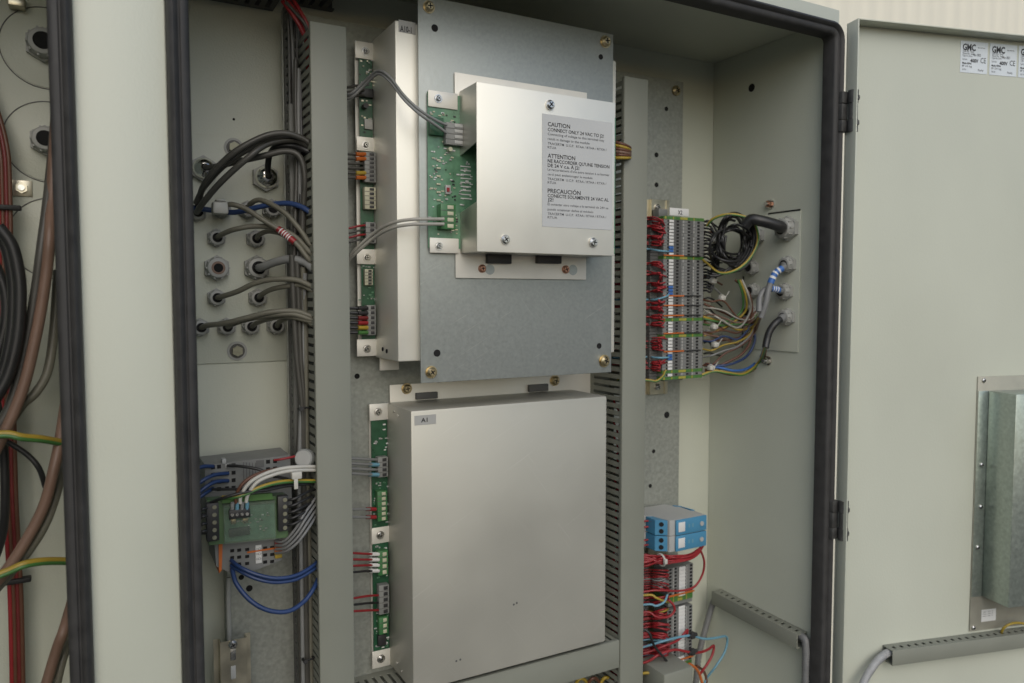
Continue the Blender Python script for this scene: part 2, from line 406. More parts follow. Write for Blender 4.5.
# ---------------- door
HB = Vector((1.1125, .859, 0)); TH = R(15)
DD = Vector((math.cos(TH), -math.sin(TH), 0)); DN = Vector((-math.sin(TH), -math.cos(TH), 0))   # along / inward normal (towards viewer)
ZD = onp(858, 18, HB+DN*.028, DN).z
def dm(t0, t1, n0, n1, z0, z1):     # box in door coordinates
    return t0, t1, n0, n1, z0, z1
MD = Matrix(((DD.x, DN.x, 0, HB.x), (DD.y, DN.y, 0, HB.y), (0, 0, 1, 0), (0, 0, 0, 1)))
def dbox(b, t0, t1, n0, n1, z0, z1, m, bev=0.0): b.box(t0, t1, n0, n1, z0, z1, m, bev, MD)
def dpt(t, n, z): return HB+DD*t+DN*n+Vector((0, 0, z))
def dco(px, py, n=0.002):           # pixel -> (t, z) on the plane n
    p = onp(px, py, HB+DN*n, DN); v = p-HB
    return v.dot(DD), p.z
b = MB(); WD = .60
dbox(b, 0, WD, 0, .002, ZB-.02, ZD, 'paint_smooth')
dbox(b, 0, .0022, .0022, .028, ZB-.02, ZD, 'paint_smooth', .0008)
dbox(b, WD-.002, WD, .0022, .028, ZB-.02, ZD, 'paint_smooth', .0008)
dbox(b, .0025, WD-.0025, .0024, .0278, ZD-.0024, ZD-.0002, 'paint_smooth', .0008)
dbox(b, .0025, WD-.0025, .0024, .0298, ZB-.0198, ZB-.0178, 'paint_smooth')
dbox(b, .0026, .022, .0022, .0036, ZB, ZD-.003, 'paint_smooth', .0006)
door = b.build('door', cab)
b = MB()  # unseen left door leaf, added to block light from the left compartment
MDL = Matrix.Translation((XL-.016, FR-.012, 0)) @ Matrix.Rotation(R(-97), 4, 'Z')
b.box(0, .42, -.002, 0, ZB-.02, ZD, 'paint_smooth', 0, MDL); b.box(0, .002, .0004, .026, ZB-.02, ZD, 'paint_smooth', 0, MDL); b.box(.418, .42, .0004, .026, ZB-.02, ZD, 'paint_smooth', 0, MDL); b.box(.0022, .4178, .0004, .026, ZD-.0022, ZD-.0002, 'paint_smooth', 0, MDL)
b.build('door', cab)
for (py0, py1) in ((90, 132), (502, 541)):
    b = MB(); xm = 849.5 if py0 < 300 else 838.5
    hp = Vector((1.1262, .848, 0)); zt = at(xm, py0, .845).z; zb = at(xm, py1, .845).z; h = zt-zb
    ax = Vector((1.1135, .8445, zb))
    b.cyl(ax, (0, 0, 1), .0082, h*.30, 'dark_hinge', 20); b.cyl(ax+Vector((0, 0, h*.31)), (0, 0, 1), .0074, h*.38, 'dark_hinge', 20); b.cyl(ax+Vector((0, 0, h*.70)), (0, 0, 1), .0082, h*.30, 'dark_hinge', 20)
    b.box(1.0965, 1.1135, .852, .8705, zb+.001, zb+h*.30, 'dark_hinge', .0012); b.box(1.0965, 1.1135, .852, .8705, zb+h*.70, zt-.001, 'dark_hinge', .0012)
    b.box(1.0965, 1.1115, .8525, .8700, zb+h*.31, zb+h*.69, 'dark_hinge', .0012)
    for q in (.2, .8):
        pz = zb+h*q; b.cyl(dpt(.0022, .020, pz), DD, .006, .006, 'dark_hinge', 6); b.cyl(dpt(.0082, .020, pz), DD, .0042, .003, 'dark_hinge', 14, r2=.002)
    b.build('hinge', door)
def sticker(px, lab):
    b = MB(); t0, zt = dco(px, 41+.09*(px-961)); t1, _ = dco(px+27, 44); w_ = t1-t0; h = mpp(dpt(t0, 0, zt))*31
    dbox(b, t0, t0+w_, .0021, .0026, zt-h, zt, 'sticker')
    def tx(s_, u, v, hh, wd, m='ink', bold=0.0):
        b.text(s_, dpt(t0+u*w_, .0029, zt-v*h), DD, Vector((0, 0, 1)), hh*h, m, wd*w_, bold)
    tx('GMC', .07, .29, .20, .48, 'ink', .035); tx('www.', .62, .20, .05, .3, 'ink_soft')
    for v, wd in ((.35, .42), (.42, .45), (.49, .36), (.60, .18), (.92, .14)): tx('Type No. Serie', .07, v, .055, wd, 'ink_soft')
    tx('No 001', .46, .46, .09, .28, 'ink_soft'); tx('400V', .36, .66, .11, .30, 'ink', .03); tx('CE', .74, .66, .17, .20, 'ink', .0)
    tx('Made 50Hz', .07, .73, .06, .34, 'ink', .02); tx('IP 54 kg', .07, .82, .06, .36, 'ink_soft'); tx('Italy', .66, .92, .07, .2, 'ink_soft')
    b.build('rating_sticker', door)
for px in (961, 990.3, 1019.2): sticker(px, '')

# fan housing on the door
n0 = .0022
tl, zt = dco(977, 377); _, zb = dco(966, 632)
root = thing('vent_housing', 'galvanised sheet metal housing screwed to the inside of the open door', 'housing', dpt(tl+.05, .01, zb))
b = MB(); dbox(b, tl, tl+.20, n0, n0+.0022, zb, zt, 'flange_zinc', .0006)
b.build('mounting_flange', root)
tb, zbt = dco(987, 391, n0); _, zbb = dco(978, 596, n0)
b = MB()
Lp = .062
dbox(b, tb, tb+.16, n0+.0024, Lp, zbb, zbt, 'galv_bright', .0012)
dbox(b, tb-.022, tb-.0004, n0+.0024, n0+.0040, zbb, zbt, 'galv_bright', .0005)
b.build('housing_body', root)
for (px, py) in ((983.6, 381), (973, 628), (980.5, 465), (979.6, 507), (976.5, 547.5)):
    b = MB(); t, z = dco(px, py, n0+.002); b.screw(dpt(t, n0+.004 if 400 < py < 600 else n0+.0022, z), DN, .0042); b.build('screw', root)
b = MB(); t0, z0 = dco(980, 610); t1, z1 = dco(994, 620); dbox(b, t0, t1, n0+.0022, n0+.0028, z1, z0, 'white')
for k in range(3): b.text('No 24 V', dpt(t0+.003, n0+.003, z0-.005-.004*k), DD, Vector((0, 0, 1)), .0022, 'ink_soft', (t1-t0)*.7)
b.build('sticker', root)

# ------------------------------------------------------------------ slotted wiring ducts
def wire_duct(name, label, axis, a0, a1, u0, u1, v0, v1, pitch, gap, coverside, mbody='duct', coverm='duct', cover=(None, None), M=None, walls=(1, 1), holes=False):
    """axis 'z': length along z, u = x range, v = y range (v0 is the open/cover side)."""
    mid = (a0+a1)/2
    root = thing(name, label, 'wiring duct', ((u0+u1)/2, (v0+v1)/2, a0) if axis == 'z' else ((a0+a1)/2, (v0+v1)/2, u0))
    def bx(b, aa, ab, ua, ub, va, vb, m, bev=0.0):
        if axis == 'z': b.box(ua, ub, va, vb, aa, ab, m, bev)
        else: b.box(aa, ab, va, vb, ua, ub, m, bev)
    b = MB(); t = .0016
    bx(b, a0, a1, u0+t*1.2, u1-t*1.2, v1-t, v1-.0003, mbody)
    for k, ua in enumerate((u0, u1-t)):
        if not walls[k]: continue
        bx(b, a0, a1, ua, ua+t, v1-.013, v1-.0005, mbody)
        bx(b, a0, a1, ua, ua+t, v0+.0025, v0+.0065, mbody)
        a = a0+pitch*.5
        while a < a1-pitch*.5:
            bx(b, a, a+pitch-gap, ua+.0001, ua+t-.0001, v0+.006, v1-.0125, mbody); a += pitch
    b.build('slotted_body', root)
    c0 = a0 if cover[0] is None else cover[0]; c1 = a1 if cover[1] is None else cover[1]
    b = MB(); bx(b, c0, c1, u0-.0008, u1+.0008, v0, v0+.0022, coverm, .0008)
    bx(b, c0, c1, u0-.0012, u0-.0002, v0+.0006, v0+.008, coverm, .0003); bx(b, c0, c1, u1+.0002, u1+.0012, v0+.0006, v0+.008, coverm, .0003)
    b.build('cover', root)
    return root
zt_d = 1.814
wire_duct('wiring_duct', 'tall grey wiring duct standing left of the two silver module boxes', 'z', ZB+.02, zt_d, .2635, .3095, 1.020, YP-.0005, .0125, .005, 1)
wire_duct('wiring_duct', 'tall grey wiring duct standing right of the two silver module boxes', 'z', ZB+.02, zt_d, .7775, .8245, 1.020, YP-.0005, .0125, .005, 1, 'duct')
zc = at(298, 104, 1.085).z
wire_duct('wiring_duct', 'narrow wiring duct beside the cable glands, its upper end left uncovered', 'z', ZB+.02, 1.86, .2490, .2618, 1.085, YP-.0005, .0125, .005, 1, 'duct_dark', 'duct_blue', (None, zc))
z1h = at(610, 644, 1.02).z
wire_duct('wiring_duct', 'horizontal grey wiring duct running below the large silver box', 'x', .3115, .7755, z1h-.046, z1h, 1.022, YP-.0005, .0125, .005, 1)
wire_duct('wiring_duct', 'dark horizontal wiring duct under the cabinet ceiling at top left', 'x', .06, .243, 1.866, 1.911, 1.060, YB-.0005, .014, .006, 1, 'duct_dark', 'duct_dark')
wire_duct('wiring_duct', 'short stub of dark wiring duct at the ceiling above the uncovered narrow duct', 'x', .262, .33, 1.880, 1.912, 1.085, YB-.0005, .014, .006, 1, 'duct_dark', 'duct_dark')
# ceiling-side small ducts (25 x 25) with punched tops
def mini_duct(label, p0, d, n, L, w_, h, loc_holes):
    up = Vector((0, 0, 1)); M = Matrix(((d.x, n.x, 0, p0.x), (d.y, n.y, 0, p0.y), (d.z, n.z, 1, p0.z), (0, 0, 0, 1)))
    root = thing('wiring_duct', label, 'wiring duct', p0)
    b = MB(); t = .0016
    b.box(0, L, .0004, t, -h, 0, 'duct', 0, M); b.box(0, L, t+.0002, w_-t, -h, -h+t, 'duct', 0, M)
    # top skin with round-ended openings: strips between the openings
    pit = loc_holes; x_ = 0.0
    b.box(0, L, t+.0002, w_*.32, -t, -.0001, 'duct', 0, M); b.box(0, L, w_*.66, w_-.0022, -t, -.0001, 'duct', 0, M)
    while x_ < L-.0005:
        e = min(x_+pit*.62, L)
        b.box(x_, e, w_*.32+.0001, w_*.66-.0001, -t, -.0003, 'duct', 0, M); x_ += pit
    b.build('punched_body', root)
    b = MB(); b.box(-.0006, L, w_-.002, w_, -h-.0006, .0006, 'duct', .0008, M); b.build('cover', root)
    return root
pA = onx(721, 589, XR-.0004); pB = onx(807, 632, XR-.0004)
dA = (pB-pA); LA = dA.length; dA.normalize()
mini_duct('short grey punched wiring duct fixed along the right inner wall', pA, dA, Vector((-1, 0, 0)), LA, .026, .026, .0155)
tA, zA = dco(882, 645); tB, zB = dco(1024, 627)
mini_duct('grey punched wiring duct fixed across the foot of the open door', dpt(tA, .0024, zA), DD, DN, .42, .026, .026, .0155)

# ------------------------------------------------------------------ mounting plates
def plate_holes(b, lst, Y):
    for px, py, r in lst:
        p = at(px, py, Y); b.cyl(p+NF*-.0002, NF, r*mpp(p), .0008, 'hole', 18)
root = thing('mounting_plate', 'large galvanised mounting plate fixed behind the ducts and module boxes', 'mounting plate', (.6, YP, .5))
xl_p = .2475; xll = at(228, 620, YP).x; z_l = at(260, 497, YP).z
b = MB()
b.prism([(xll, ZB+.02), (.990, ZB+.02), (.990, 1.857), (xl_p, 1.857), (xl_p, z_l), (xll, z_l)], 'y', YP, YP+.0025, 'galv_spangle')
b.box(xll-.0002, xll+.002, YP+.003, YB-.001, ZB+.02, z_l, 'galv_spangle')
b.box(.988, .990, YP+.0027, YP+.016, ZB+.02, 1.857, 'galv')
plate_holes(b, [(666.6, 109, 2.2), (656.6, 155, 2.4), (656.6, 185, 2.4), (666.6, 415, 3.3), (653.5, 451.4, 2), (650, 486, 2), (357, 376, 2.7), (249, 588, 3.2), (241, 577, 2.6), (664, 215, 2)], YP)
b.build('sheet', root)
for (px, py, r, m) in ((676, 91, 5, 'brass_screw'),):
    b = MB(); p = at(px, py, YP-.0004); b.screw(p, NF, r*mpp(p), m); b.build('screw', root)
# strips of brighter plate at right are the same sheet

# ------------------------------------------------------------------ left gland plate
gp = thing('gland_plate', 'painted gland plate with rows of grey cable glands left of the tall duct', 'gland plate', at(245, 360, YB))
za = at(240, 138, YB).z; zb_ = at(240, 362, YB).z
b = MB(); b.box(.080, .2640, YB-.0030, YB-.0003, zb_, za, 'paint', .0006); b.build('plate', gp)
YG = YB-.0032
GL = {}
for key, px, py, r, kind in (('a', 203, 169, 12.5, 'm'), ('b', 265, 178, 13, 'm'), ('c', 197, 213, 9, 'g'), ('d', 221, 210, 9, 'long'), ('e', 247, 210, 9.5, 'g'), ('f', 271, 209, 10, 'g'),
                         ('g', 216, 238, 9.5, 'g'), ('h', 255, 239, 9.5, 'g'), ('i', 216.5, 268, 13, 'empty'), ('j', 256, 268, 13, 'g'), ('k', 216, 297.5, 9.5, 'g'), ('l', 257, 297.5, 9.5, 'g'),
                         ('m', 200, 327, 9.5, 'g'), ('n', 226, 326.5, 9.5, 'g'), ('o', 250, 326, 9.5, 'g'), ('p', 275, 325.5, 9.5, 'g')):
    p = at(px, py, YG); rr = r*mpp(p); b = MB()
    if kind == 'm': 
        b.cyl(p, NF, rr*1.05, rr*.5, 'gland_grey', 6); 
        for q_ in range(5):
            a0_, a1_ = math.pi*.42*q_/5, math.pi*.42*(q_+1)/5
            b.cyl(p+NF*rr*(.45+.95*math.sin(a0_)), NF, rr*.86*math.cos(a0_), rr*.95*(math.sin(a1_)-math.sin(a0_)), 'dome_metal', 28, r2=rr*.86*math.cos(a1_))
        b.cyl(p+NF*rr*1.385, NF, rr*.27, rr*.03, 'hole', 16)
        GL[key] = p+NF*rr*1.3
    elif kind == 'empty':
        gland_mesh(b, p, NF, rr, 'gland_grey', 'cable_brown', .8, 'hole'); GL[key] = p
    else:
        ln = 2.3 if kind == 'long' else 1.0
        gland_mesh(b, p, NF, rr, 'gland_grey', 'hole', ln); GL[key] = top_of(p, NF, rr, ln)-NF*.001
    o = b.build('cable_gland', gp)
    if kind == 'm': o['label'] = 'shiny metal dome gland'
    if kind == 'empty': o['label'] = 'empty gland with brown plug'
for (px, py) in ((234, 147.5), (237, 350.5)):
    b = MB(); p = at(px, py, YG); s = mpp(p)
    b.cyl(p, NF, 9.5*s, .0014, 'gland_grey', 26); b.cyl(p+NF*.0014, NF, 7.2*s, .0016, 'cable_dark', 26); b.cyl(p+NF*.003, NF, 5.4*s, .004, 'bolt_dull', 6); b.build('plate_bolt', gp)

# ------------------------------------------------------------------ cables
def cable(label, pts, r, m, name='cable', cat='cable', group=None, sub=6, extra=None, seg=9):
    b = MB(); P = []
    for q in pts: P.append(q if isinstance(q, Vector) else at(*q))
    b.tube(P, r, m, seg, sub)
    if extra: extra(b, P)
    return tag(b.build(name, None, 60), label, cat, group)
XD = .268
def into(px, py, Y=1.05): return [(px, py, Y), Vector((XD+.012, Y+.012, at(px, py, Y).z))]
cable('dark cable arching highest over the glands from the far left gland', [GL['c'], (199, 200, 1.12), (207, 180, 1.085), (232, 154, 1.06), (262, 137, 1.05), (285, 133, 1.045), (304, 139, 1.045)]+into(311, 144, 1.045), .0042, 'cable_dark')
cable('dark cable crossing below the highest arch above the shiny gland', [(197, 212, 1.13), (203, 203, 1.10), (222, 181, 1.075), (250, 156, 1.055), (270, 143, 1.06), (295, 140, 1.055)]+into(311, 147, 1.05), .0042, 'cable_dark')
cable('dark cable leaving the upper left shiny gland and turning down at the duct', [GL['a'], (212, 167, 1.12), (235, 162, 1.09), (262, 156, 1.07), (286, 151, 1.06), (300, 157, 1.055), (305, 178, 1.055), (303, 215, 1.062), (302, 260, 1.064), (300, 330, 1.066), (303, 400, 1.066), (304, 440, 1.066)], .0042, 'cable_dark')
cable('black cable hooking up out of the right shiny gland', [GL['b'], (268, 168, 1.10), (270, 154, 1.085), (278, 146, 1.07), (295, 146, 1.06)]+into(310, 152, 1.05), .0042, 'cable_black')
cable('dark cable running level along the top of the cable bundle', [(196, 203, 1.12), (205, 186, 1.10), (226, 164, 1.075), (255, 146, 1.065), (284, 138, 1.058), (302, 143, 1.055)]+into(311, 151, 1.052), .0038, 'cable_dark')
cable('dark blue cable running level between the gland rows', [(192, 207, 1.13), (205, 209, 1.125), (235, 212, 1.115), (262, 206, 1.095), (285, 203, 1.075), (300, 206, 1.06)]+into(312, 213, 1.05), .0038, 'blue_wire')
def red_sleeve(b, P):
    a = at(278, 228.5, 1.068); c = at(295, 242, 1.056)
    b.tube([a, (a+c)/2, c], .0046, 'red_wire', 10, 2); d = (c-a)
    for u in (.15, .3, .42, .55, .66): b.tube([a+d*u, a+d*(u+.05)], .0048, 'white', 10, 1)
cable('olive grey cable with a red marker sleeve from the long gland', [GL['d'], (230, 204, 1.10), (245, 208, 1.09), (262, 219, 1.078), (283, 232, 1.065), (297, 244, 1.055)]+into(311, 261, 1.045), .0036, 'cable_olive', extra=red_sleeve)
cable('olive grey cable arching over the red sleeved one', [GL['e'], (251, 203, 1.115), (262, 200, 1.095), (283, 211, 1.07), (299, 228, 1.055)]+into(312, 246, 1.045), .0036, 'cable_olive')
for key, lab, r, pts in (
    ('g', 'olive grey cable from the left gland in the row above the empty gland', .0036, [(222, 234, 1.12), (235, 229, 1.10), (255, 226, 1.09), (277, 228, 1.075), (296, 237, 1.06), (312, 254, 1.045)]),
    ('h', 'olive grey cable from the right gland in the row above the empty gland', .0036, [(260, 234, 1.11), (270, 231, 1.095), (287, 236, 1.07), (304, 251, 1.055), (313, 263, 1.045)]),
    ('j', 'thickest smooth grey cable, from the large gland beside the empty one', .0058, [(262, 267, 1.11), (275, 262, 1.09), (290, 259, 1.07), (305, 262, 1.055), (314, 269, 1.045)]),
    ('k', 'olive cable from the left gland just below the empty gland', .0038, [(223, 296, 1.12), (238, 291, 1.10), (255, 283, 1.085), (275, 279, 1.07), (297, 280, 1.055), (314, 287, 1.045)]),
    ('l', 'olive cable from the right gland just below the thick grey cable', .0036, [(262, 294, 1.11), (272, 289, 1.09), (287, 286, 1.07), (301, 285, 1.058), (314, 291, 1.047)]),
    ('m', 'olive cable from the leftmost gland of the lowest row', .0038, [(208, 325, 1.12), (225, 323, 1.095), (245, 318, 1.08), (270, 312, 1.066), (295, 311, 1.055), (314, 317, 1.045)]),
    ('n', 'olive cable from the second gland of the lowest row', .0038, [(232, 324, 1.11), (248, 319, 1.088), (270, 315, 1.07), (293, 314, 1.056), (314, 320, 1.045)]),
    ('o', 'olive cable from the third gland of the lowest row', .0036, [(256, 323, 1.11), (268, 319, 1.085), (288, 316, 1.065), (314, 322, 1.045)]),
    ('p', 'olive cable from the rightmost gland of the lowest row', .0036, [(280, 321, 1.10), (291, 317, 1.075), (303, 318, 1.06), (314, 325, 1.045)])):
    cable(lab, [GL[key]]+pts[:-1]+into(*pts[-1]), r, {'j': 'cable_grey'}.get(key, 'cable_olive'))
b = MB(); b.rb(213, 201, 229, 213.5, 1.098, 1.118, 'pale_clip', .003); b.rb(216, 198.5, 226, 201, 1.101, 1.115, 'pale_clip', .0015); tag(b.build('cable_clip'), 'pale translucent plastic clip gripping the blue cable between the gland rows', 'clip')
# hanging cables in front of the narrow duct
for i, (xs, r, m) in enumerate((([292, 294, 297, 302, 303], .0042, 'cable_dark'), ([297, 299, 301, 304, 304], .0038, 'cable_dark'), ([303, 305, 306, 306, 307], .0038, 'cable_olive'), ([305, 304, 303, 301, 299], .003, 'cable_grey'))):
    cable('dark cable hanging down the front of the narrow duct', [(xs[0], 255+i*6, 1.062-.002*i), (xs[1], 310, 1.064), (xs[2], 360, 1.064), (xs[3], 405, 1.063), (xs[4], 450+12*i, 1.064), (xs[4]+2, 560, 1.066), (xs[4]+4, 700, 1.066)], r, m, group='cables hanging in front of the narrow duct')
for i in range(5):
    xs = 294+i*2.6
    cable('grey cable in the bundle running up the narrow duct to the ceiling', [(xs+2, 60+i*9, 1.082), (xs+2, 110, 1.078), (xs+3, 160, 1.074), (xs+1+(i%2)*3, 230, 1.072), (xs+(i%3), 300, 1.072), (xs+3-(i%2)*2, 360, 1.072), (300+i*1.5, 408, 1.070), (xs+3, 470, 1.074), (xs+4, 560, 1.076), (xs+7, 700, 1.076)], .0033+.0005*(i%3), ['cable_dark', 'cable_grey', 'cable_black', 'cable_dark', 'cable_olive'][i], group='cables rising along the narrow duct')
b = MB(); p = at(304, 408, 1.058); b.ring(p, (0, .2, 1), .0085, .0014, 'black', 16); b.cyl(p+Vector((-.006, -.006, 0)), (0, -1, .2), .0032, .005, 'black', 8); tag(b.build('cable_tie'), 'black cable tie round the hanging cables at the narrow duct', 'cable tie')
b = MB(); p = at(308, 658, 1.058); b.ring(p, (0, .2, 1), .0085, .0014, 'black', 16); b.cyl(p+Vector((-.006, -.006, 0)), (0, -1, .2), .0032, .005, 'black', 8); tag(b.build('cable_tie'), 'black cable tie near the bottom of the narrow duct cables', 'cable tie')
# wires in the open top of the narrow duct
for i in range(5):
    x_ = 290.5+i*2.9; m = ['cable_dark', 'cable_grey', 'cable_dark', 'cable_grey', 'cable_dark'][i]
    cable('grey wire inside the uncovered top of the narrow duct', [(x_-4+i, 14, 1.09), (x_-1, 40, 1.10), (x_, 70, 1.10), (x_+.4, 100, 1.105), (x_+.4, 140, 1.108)], .0024, m, 'wire', 'wire', 'wires inside the open duct top')
for i in range(3):
    cable('red wire curving from the ceiling duct into the narrow duct', [(283+i*5, 1-i, 1.075), (291+i*5, 12, 1.068), (300+i*4, 26, 1.066), (307+i*2, 45, 1.072), (308+i, 70, 1.09)], .0028, ['red_wire', 'cable_dark', 'red_wire'][i] if i != 1 else 'red_wire', 'wire', 'wire', 'red wires from the ceiling duct')
cable('dark grey wire curving with the red ones at the ceiling duct', [(286, 2, 1.07), (297, 14, 1.064), (306, 26, 1.062), (309, 42, 1.07), (309, 66, 1.09)], .0026, 'cable_dark', 'wire', 'wire')

# left compartment
Yl = 1.02
cable('thick brown cable curving down the left compartment', [(62, 30, 1.10), (58, 100, 1.08), (54, 160, 1.06), (52, 200, 1.05), (50, 235, Yl), (47, 270, Yl), (41, 310, Yl), (34, 345, Yl), (24, 385, Yl), (8, 425, Yl), (-15, 470, Yl)], .0062, 'cable_brown')
cable('grey black cable beside the upper brown cable', [(60, 60, 1.10), (54, 140, 1.08), (48, 200, 1.05), (42, 245, 1.03), (36, 290, 1.03), (29, 330, 1.03), (19, 375, 1.03), (8, 410, 1.03), (-12, 440, 1.03)], .0056, 'cable_dark')
cable('olive cable curving behind the upper brown cable', [(58, 270, 1.06), (54, 330, 1.05), (48, 370, 1.04), (36, 392, 1.035), (22, 405, 1.035), (5, 430, 1.035), (-14, 455, 1.035)], .0052, 'cable_olive')
cable('thick brown cable sweeping across the lower left compartment', [(66, 400, 1.06), (60, 440, 1.03), (54, 468, Yl), (44, 505, Yl), (26, 540, Yl), (6, 570, Yl), (-20, 600, Yl)], .0062, 'cable_brown')
cable('olive cable below the lower brown cable', [(66, 440, 1.07), (60, 480, 1.04), (48, 518, 1.03), (32, 546, 1.03), (12, 571, 1.03), (-14, 600, 1.03)], .0048, 'cable_olive')
cable('brown cable rising at the bottom of the left compartment', [(72, 600, 1.06), (64, 628, 1.02), (56, 650, Yl), (44, 690, Yl)], .0062, 'cable_brown')
cable('olive cable beside the bottom brown cable', [(74, 625, 1.07), (66, 648, 1.04), (60, 668, 1.03), (54, 695, 1.03)], .0048, 'cable_olive')
for i, (dx, lab) in enumerate(((0, 'innermost loop of black cable at the left photo edge'), (6, 'outer loop of black cable at the left photo edge'))):
    cable(lab, [(-8+dx, 226, 1.03-.012*i), (6+dx, 245, 1.03-.012*i), (13+dx, 275, 1.03-.012*i), (14+dx, 305, 1.03-.012*i), (11+dx, 340, 1.03-.012*i), (2+dx, 375, 1.03-.012*i), (-12+dx, 400, 1.03-.012*i)], .0068, 'cable_black')
cable('black cable in a tighter curve inside the black loops', [(-6, 262, 1.05), (5, 290, 1.05), (6, 320, 1.05), (-2, 352, 1.05), (-12, 366, 1.05)], .006, 'cable_black')
for i, xx in enumerate((2, 5.5, 9.5, 13)):
    m = ['red_wire', 'wire_brown', 'dark_red', 'wire_brown'][i]
    cable('dark red wire in the vertical bundle of the left compartment', [(xx-40, 40, 1.13), (xx-20, 95, 1.13), (xx-6, 145, 1.122), (xx-3, 190, 1.12), (xx-2, 260, 1.12), (xx-1, 340, 1.12), (xx+1, 420, 1.12), (xx+3, 500, 1.12), (xx+8, 600, 1.12), (xx+10, 700, 1.12)], .0028, m, 'wire', 'wire', 'red wires in the left compartment')
for y_ in (207, 580):
    p = at(6 if y_ < 300 else 16, y_, 1.118); b = MB(); b.box(p.x-.016, p.x+.016, p.y-.006, p.y+.006, p.z-.003, p.z+.003, 'black', .0012)
    tag(b.build('cable_tie'), 'black cable tie round the red bundle %s' % ('beside the square wall bolt' if y_ < 300 else 'below the brown cable sweep'), 'cable tie')
def two_tone(label, pts, r):
    b = MB(); P = [q if isinstance(q, Vector) else at(*q) for q in pts]
    b.tube(P, r, 'yellow', 9, 6); o = Vector((0, -r*.55, -r*.6))
    b.tube([p+o for p in P], r*.72, 'green_wire', 8, 6)
    return tag(b.build('earth_wire', None, 60), label, 'wire')
two_tone('green yellow earth wire crossing the left compartment at its middle', [(-10, 434, 1.0), (8, 433, 1.0), (22, 436, 1.0), (42, 438, 1.01), (64, 442, 1.03)], .0038)
two_tone('green yellow earth wire crossing the left compartment near its bottom', [(-10, 577, 1.0), (8, 570, 1.0), (25, 563, 1.0), (45, 560, 1.01), (68, 560, 1.03)], .0038)
cable('thin black wire curving below the middle earth wire', [(-8, 436, 1.05), (10, 443, 1.05), (28, 455, 1.05), (39, 468, 1.05), (45, 486, 1.06)], .0032, 'cable_black', 'wire', 'wire')
cable('black cable going down at the left photo edge beside the red bundle', [(-4, 400, 1.07), (3, 440, 1.07), (5, 490, 1.07), (3, 530, 1.08), (-6, 560, 1.09)], .005, 'cable_black')

# ------------------------------------------------------------------ upper hidden module and its board
def tab(b, x0, y0, x1, y1, Y, m='white_alu', sc=None):
    b.rb(x0, y0, x1, y1, Y, Y+.0016, m, .0006)
def tab_screw(root, px, py, Y, r=4.2, m='screw_metal'):
    b = MB(); p = at(px, py, Y); s = r*mpp(p); b.cyl(p, NF, s, .0008, m, 18); b.screw(p+NF*.0008, NF, s*.72, m); b.build('screw', root)
def pcb_dots(b, x0, y0, x1, y1, Y, n, seed, mats=('light_grey', 'white', 'conn_beige', 'black_plastic', 'zinc')):
    rnd = random.Random(seed)
    for i in range(n):
        px = rnd.uniform(x0, x1); py = rnd.uniform(y0, y1); w_ = rnd.choice((.7, 1.0, 1.4)); h_ = rnd.choice((.5, .7))
        b.rb(px-w_, py-h_, px+w_, py+h_, Y-.0012, Y+.0002, rnd.choice(mats))
def connector(root, x0, y0, x1, y1, Y, dep, m, n, name='connector', hole=True, pins=None):
    b = MB(); b.rb(x0, y0, x1, y1, Y-dep, Y-.0001, m, .0006)
    for i in range(n):
        yy = y0+(y1-y0)*(i+.5)/n; hh = (y1-y0)/n*.30
        b.rb(x0+(x1-x0)*.45, yy-hh, x0+(x1-x0)*.85, yy+hh, Y-dep-.0008, Y-dep+.0004, pins or 'black_plastic', .0002)
        if i: b.rb(x0, yy-(y1-y0)/n*.5-.25, x1, yy-(y1-y0)/n*.5+.25, Y-dep-.0004, Y-dep+.0004, 'duct_dark')
    return b.build(name, root)
YA = 1.100
mA = thing('controller_module', 'tall silver module tagged A10-1, mostly hidden behind the galvanised plate', 'module', at(385, 362, YA))
b = MB(); b.box(  .3725, .7445, 1.000, 1.0985, 1.362, 1.828, 'alu_satin', .0022); b.build('cover', mA)
b = MB(); b.box(at(355, 50, YA).x, .7335, YA+.0004, YA+.0020, at(366, 356, YA).z, at(366, 43, YA).z, 'white_alu'); b.rb(380, 357, 399, 370, YA-.002, YA+.002, 'white_alu', .0006); b.build('mounting_flange', mA)
b = MB(); b.box(at(358.5, 50, YA-.004).x, .3715, YA-.0055, YA-.0040, at(366, 346, YA).z, at(366, 48, YA).z, 'pcb')
pcb_dots(b, 360, 60, 376, 86, YA-.0055, 22, 1); pcb_dots(b, 360, 265, 376, 302, YA-.0055, 26, 2, ('light_grey', 'pcb_light')); pcb_dots(b, 362, 100, 375, 132, YA-.0055, 12, 3)
b.rb(361, 88, 374, 97, YA-.012, YA-.0056, 'black_plastic', .001); b.rb(365, 119, 373, 129, YA-.009, YA-.0056, 'tag_grey', .0006); b.cyl(at(364, 107, YA-.0056), NF, .004, .012, 'black_plastic', 14)
b.build('circuit_board', mA)
for (y0, y1) in ((42, 59), (137, 151), (249, 264), (339, 356)):
    b = MB(); b.rb(355.5 if y0 < 60 else 357, y0, 377.5, y1, YA-.0075, YA-.0058, 'white_alu', .0005); b.build('board_tab', mA)
    tab_screw(mA, 366 if y0 < 200 else 367, (y0+y1)/2+1, YA-.0076)
connector(mA, 365, 152, 376, 182, YA-.0055, .014, 'conn_grey', 7)
connector(mA, 365, 187, 376, 209, YA-.0055, .012, 'conn_beige', 5)
connector(mA, 366, 222, 376, 243, YA-.0055, .010, 'conn_grey', 4)
connector(mA, 365, 269, 373, 285, YA-.0055, .008, 'conn_beige', 5)
connector(mA, 367, 305, 376, 335, YA-.0055, .013, 'conn_grey', 6)
